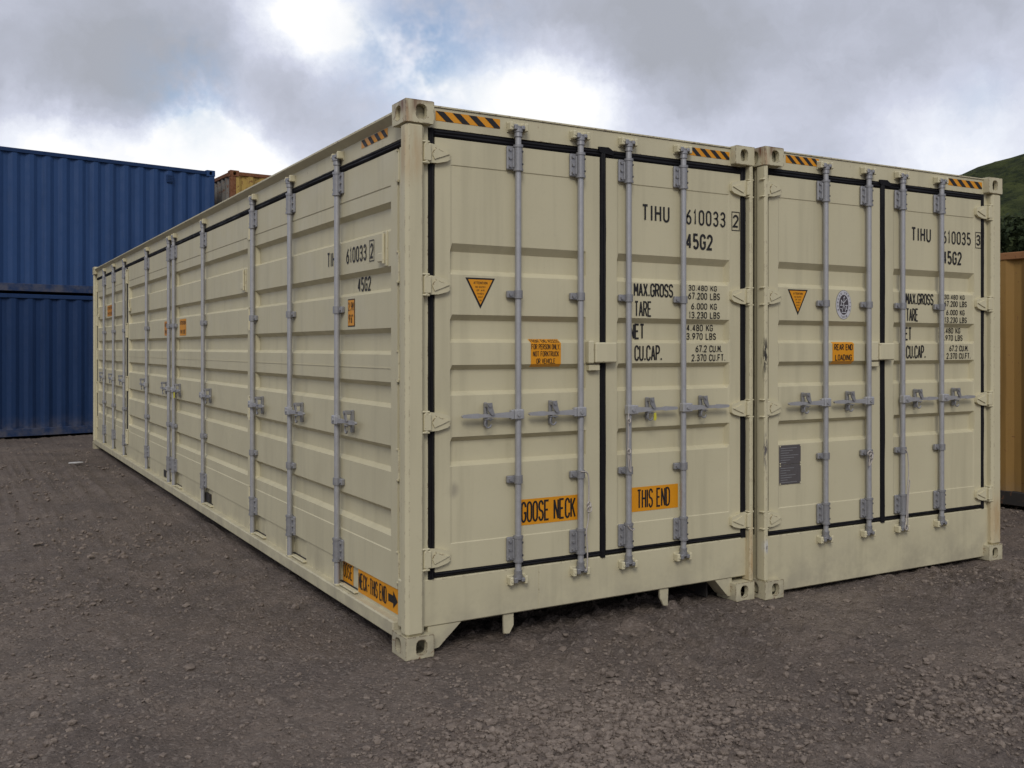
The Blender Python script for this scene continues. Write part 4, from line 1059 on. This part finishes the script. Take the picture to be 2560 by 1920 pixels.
cord('tie_cord', [(1.085, yb_, 0.905), (1.128, yb_, 0.895), (1.140, yb_, 0.84), (1.139, yb_, 0.72), (1.135, yb_, 0.62), (1.122, yb_, 0.56), (1.130, yb_, 0.46), (1.128, yb_, 0.36), (1.118, yb_, 0.335)],
     'pale cord hanging down the second locking bar beside the gooseneck sticker', knots=((1.135, yb_, 0.715, 0.012), (1.138, yb_, 0.69, 0.014)))
cord('tie_cord', [(1.425, yb_, 1.225), (1.420, yb_, 1.17), (1.424, yb_, 1.10), (1.419, yb_, 1.02), (1.421, yb_, 0.97), (1.428, yb_, 0.90), (1.441, yb_, 0.885), (1.432, yb_, 0.96), (1.421, yb_, 1.02)],
     'pale cord knotted along the third locking bar above the THIS END sticker', knots=((1.420, yb_, 1.005, 0.011), (1.421, yb_, 1.185, 0.010)))
cord('tie_cord', [(1.420, yb_, 0.565), (1.432, yb_, 0.548), (1.452, yb_, 0.535), (1.468, yb_, 0.545)], 'short pale cord end on the lower bracket right of the THIS END sticker', r=0.0035)
def BW(x, y, z):
    v = Matrix.Rotation(-0.0158, 4, 'Z') @ Vector((x, y, z)); return (v.x + 2.465, v.y - 0.0659, v.z + 0.002)
cord('tie_cord', [BW(0.960, yb_, 0.900), BW(0.995, yb_, 0.885), BW(0.985, yb_, 0.84), BW(0.955, yb_, 0.80), BW(0.960, yb_, 0.86), BW(0.940, yb_, 0.885), BW(0.965, yb_, 0.905)],
     'pale cord looped round the lower bar guide right of the dark data plates', knots=(( *BW(0.965, yb_, 0.87), 0.014),))
cord('tie_cord', [BW(1.325, yb_, 0.895), BW(1.352, yb_, 0.85), BW(1.360, yb_, 0.72), BW(1.352, yb_, 0.66), BW(1.345, yb_, 0.55), BW(1.338, yb_, 0.42), BW(1.322, yb_, 0.335), BW(1.350, yb_, 0.34), BW(1.352, yb_, 0.46), BW(1.36, yb_, 0.58), BW(1.372, yb_, 0.665), BW(1.352, yb_, 0.67)],
     'long pale cord hanging down the third bar of the farther cream container')
# seal tags on two handles
tg = MB().prism([(1.608, 1.222), (1.622, 1.224), (1.626, 1.190), (1.618, 1.176), (1.606, 1.180)], 1, -0.016, -0.012)
tag(build(tg, 'seal_tag', M['tag']), 'small yellow seal tag on the handle above the THIS END sticker', 'tag')
tg = MB().prism([(5.800, 1.150), (5.740, 1.154), (5.735, 1.100), (5.790, 1.085)], 0, -0.012, -0.008)
tag(build(tg, 'seal_tag', M['tag']), 'small yellow seal tag on a handle halfway along the side doors', 'tag')

# gravel: small stones as one mass, and the larger loose stones one by one
ico = bmesh.new(); bmesh.ops.create_icosphere(ico, subdivisions=1, radius=1.0)
IV = np.array([v.co[:] for v in ico.verts]); IF = np.array([[v.index for v in f.verts] for f in ico.faces]); ico.free()
def inside_box(x, y):
    return ((x > -0.02) & (x < 2.46) & (y > -0.02) & (y < 12.3)) | ((x > 2.44) & (x < 4.96) & (y > -0.12))
N = 210000
cx_, cy_ = cam.location.x, cam.location.y
r_ = 3.2 * np.exp(rng.random(N) * np.log(18 / 3.2)); a_ = YAW + np.radians(rng.uniform(-34, 34, N))
px = cx_ + r_ * np.sin(a_); py = cy_ + r_ * np.cos(a_)
dens = fbm(px * 1.3, py * 1.3, 3, 41); bed = np.exp(-(((px - 0.15) / 0.9) ** 2 + ((py + 1.35) / 0.55) ** 2)) + 0.6 * np.exp(-(((px - 1.95) / 0.55) ** 2 + ((py + 1.85) / 0.40) ** 2))
keep = (rng.random(N) < np.clip((dens - 0.38) * 1.4, 0.10, 1) * 0.50 + bed * 0.95) & ~inside_box(px, py)
px, py, r_, bed = px[keep], py[keep], r_[keep], bed[keep]
n = len(px)
size = 0.0040 * np.exp(rng.normal(0, 0.60, n)) * (1 + 1.0 * np.clip(bed, 0, 1)) * np.clip(r_ / 4.6, 0.8, 2.2)
size = np.minimum(size, 0.022)
def ghv(X, Y):
    z = ground_h(X, Y); f = flat_under(X, Y); return z * (1 - f) + (0.004 + 0.25 * z) * f
pz = ghv(px, py) + size * 0.25
k1 = rng.uniform(0.65, 1.25, (n, 1, 3)) * np.array([1.15, 1.0, 0.72])
lump_ = 1 + rng.uniform(-0.24, 0.24, (n, len(IV), 1))
rot = rng.uniform(0, 2 * pi, n); cr, sr = np.cos(rot), np.sin(rot)
V = IV[None] * k1 * lump_ * size[:, None, None]
X2 = V[..., 0] * cr[:, None] - V[..., 1] * sr[:, None]; Y2 = V[..., 0] * sr[:, None] + V[..., 1] * cr[:, None]
V = np.stack([X2 + px[:, None], Y2 + py[:, None], V[..., 2] + pz[:, None]], -1).reshape(-1, 3)
F = (IF[None] + (np.arange(n) * len(IV))[:, None, None]).reshape(-1, 3)
sm_, t, bs = new_mat('loose_stone'); o = objc(t)
c = ramp(t, noise(t, o, 26, 3, 0.6), [(0.30, (0.120, 0.094, 0.076)), (0.50, (0.196, 0.158, 0.128)), (0.72, (0.288, 0.234, 0.188))])
c = mixc(t, smooth(t, noise(t, o, 240, 4, 0.6), 0.4, 0.7, 0, 0.5), c, (0.085, 0.068, 0.057, 1))
t.links.new(c, bs.inputs['Base Color']); bs.inputs['Roughness'].default_value = 0.9; bs.inputs['Specular IOR Level'].default_value = 0.2
t.links.new(bump(t, noise(t, o, 180, 4, 0.6), 0.4, 0.004), bs.inputs['Normal'])
M['stone'] = sm_
gr = link('gravel', np_mesh('gravel', V, F, False), sm_)
tag(gr, 'fine grey gravel scattered over the dirt', 'gravel', kind='stuff')
print('gravel stones', n)

def stone_mesh(s):
    r2 = np.random.default_rng(s)
    bm = bmesh.new(); bmesh.ops.create_icosphere(bm, subdivisions=2, radius=1.0)
    dirs = r2.normal(size=(9, 3)); dirs /= np.linalg.norm(dirs, axis=1)[:, None]; offs = r2.uniform(0.55, 0.85, 9)
    for v in bm.verts:
        p = np.array(v.co)
        for d_, of in zip(dirs, offs):
            k = p @ d_
            if k > of: p = p - d_ * (k - of) * 0.9
        v.co = p * np.array([1.2, 1.0, 0.72])
    me = bpy.data.meshes.new('stone'); bm.to_mesh(me); bm.free()
    me.polygons.foreach_set('use_smooth', [True] * len(me.polygons)); me.set_sharp_from_angle(angle=radians(28)); me.materials.append(M['stone'])
    return me
SM = [stone_mesh(s) for s in range(7)]
def stone(x, y, s, label, group=None):
    o_ = bpy.data.objects.new('stone', SM[random.randrange(7)]); col.objects.link(o_)
    o_.location = (x, y, gz(x, y) + s * 0.25); o_.scale = (s, s * random.uniform(.75, 1.1), s * random.uniform(.65, 1.0)); o_.rotation_euler = (random.uniform(-.25, .25), random.uniform(-.25, .25), random.uniform(0, 6.28))
    return tag(o_, label, 'stone', group)
stone(0.33, -0.98, 0.036, 'largest loose stone in the gravel bed below the gooseneck end')
stone(0.515, -0.945, 0.026, 'flat stone just right of the largest one in the gravel bed')
stone(0.815, -0.225, 0.028, 'stone lying under the middle of the gooseneck door sill')
stone(0.965, -0.03, 0.024, 'stone under the door sill by the left hanging tab')
stone(2.15, -0.20, 0.022, 'stone beside the joint of the two cream containers')
stone(1.50, -1.78, 0.030, 'pale stone pair on the right of the dirt, larger one')
stone(1.585, -1.815, 0.026, 'pale stone pair on the right of the dirt, smaller one')
stone(-0.97, 0.50, 0.030, 'stone on the dirt beside the long side doors')
stone(-0.20, -0.92, 0.026, 'stone at the edge of the gravel bed left of the corner casting')
stone(0.02, -0.22, 0.025, 'stone in front of the near corner casting')
for k in range(130):
    while True:
        rr_ = 3.5 * math.exp(random.random() * math.log(9.5 / 3.5)); aa = YAW + radians(random.uniform(-31, 31))
        x, y = cx_ + rr_ * sin(aa), cy_ + rr_ * cos(aa)
        if not bool(inside_box(np.array(x), np.array(y))): break
    stone(x, y, random.uniform(0.009, 0.017) * (1.5 if random.random() < 0.2 else 1.0), 'small grey stone lying loose on the dirt yard', 'small loose stones on the yard')
# litter and a stick
lp = MB()
pts = [(-0.06, -0.04), (0.02, -0.05), (0.09, -0.01), (0.05, 0.04), (-0.04, 0.035)]
lp.prism(pts, 2, 0.0, 0.012)
lo_ = build(lp, 'litter_scrap', M['litter'], None, (-0.51, 9.95, gz(-0.51, 9.95) + 0.03)); lo_.scale = (1.3, 1.1, 0.8); tag(lo_, 'pale scrap of litter on the ground before the blue containers', 'litter')
stc = MB(); sx, sy = -0.44, -1.30
stc.tube([(sx + 0.0 + 0.05 * i, sy - 0.075 * i + 0.01 * sin(i), gz(sx + .05 * i, sy - .075 * i) + 0.012) for i in range(8)], 0.0075, 6)
tag(build(stc, 'stick', M['timber'], None), 'thin pale stick lying in the gravel at the bottom edge', 'stick')

# ------------------------------------------------------------------ trees on the foot of the hill
lm, t, bs = new_mat('tree_leaves'); o = objc(t)
c = ramp(t, noise(t, o, 0.8, 4, 0.6), [(0.3, (0.016, 0.025, 0.011)), (0.55, (0.034, 0.047, 0.018)), (0.75, (0.058, 0.070, 0.026))])
t.links.new(c, bs.inputs['Base Color']); bs.inputs['Roughness'].default_value = 0.8; bs.inputs['Specular IOR Level'].default_value = 0.15
bk = simple('tree_bark', (0.06, 0.045, 0.035), 0.9, var=0.3, scale=6, bmp=0.5, bdist=0.05)
def tree(x, y, h, rad, label, seed):
    r2 = np.random.default_rng(seed); e = empty('tree', (x, y, -0.2)); tag(e, label, 'tree', 'dark trees at the foot of the hill')
    tm = MB(); tm.cyl((0, 0, 0), (0.1, 0, h * 0.45), 0.28, 0.18, 9); tm.cyl((0.1, 0, h * 0.44), (0, 0.1, h * 0.9), 0.18, 0.05, 8)
    tips = []
    for i in range(9):
        a = i * 2.4; z0 = h * (0.22 + 0.065 * i); p = (cos(a) * rad * 0.62, sin(a) * rad * 0.62, z0 + h * 0.14); tm.cyl((0.08, 0, z0), p, 0.09, 0.03, 6); tips.append(p)
    build(tm, 'trunk', bk, e)
    cl = [np.array([cos(a) * rad * rr2, sin(a) * rad * rr2, h * zc]) for a, rr2, zc in zip(r2.uniform(0, 6.28, 26), r2.uniform(0.05, .75, 26), r2.uniform(0.26, 0.93, 26))] + [np.array(p) for p in tips]
    nl = 3200; ci = r2.integers(0, len(cl), nl); C = np.array(cl)[ci]
    C[:, :2] *= np.clip(1.35 - C[:, 2:3] / h, 0.35, 1.0)
    d_ = r2.normal(size=(nl, 3)); d_ /= np.linalg.norm(d_, axis=1)[:, None]
    Pp = C + d_ * (r2.random((nl, 1)) ** 0.4) * rad * 0.34
    u = r2.normal(size=(nl, 3)); u /= np.linalg.norm(u, axis=1)[:, None]; w = np.cross(u, r2.normal(size=(nl, 3))); w /= np.linalg.norm(w, axis=1)[:, None]
    s = r2.uniform(0.10, 0.24, (nl, 1)); V = np.stack([Pp - u * s - w * s * .6, Pp + u * s - w * s * .6, Pp + u * s + w * s * .6, Pp - u * s + w * s * .6], 1).reshape(-1, 3)
    link('crown', np_mesh('crown', V, np.arange(nl * 4).reshape(-1, 4), False), lm, e)
def at_dir(px_, dist):
    a = YAW + math.atan((px_ - 1280) / 2413.7); return cx_ + dist * sin(a), cy_ + dist * cos(a)
for i, (p_, dist, h_, rd, lb) in enumerate(((2470, 88, 11.5, 3.6, 'dark tree nearest the far cream container corner, mostly hidden behind it'), (2535, 84, 11.8, 3.8, 'tall dark tree above the ochre container roof'), (2590, 90, 13.0, 4.2, 'broad dark tree at the photo edge above the ochre container'),
                                            (2500, 104, 14.0, 4.0, 'dark tree on the slope behind the tall tree'), (2560, 108, 14.6, 4.6, 'dark tree highest on the slope above the ochre container'))):
    x, y = at_dir(p_, dist); tree(x, y, h_, rd, lb, 50 + i)
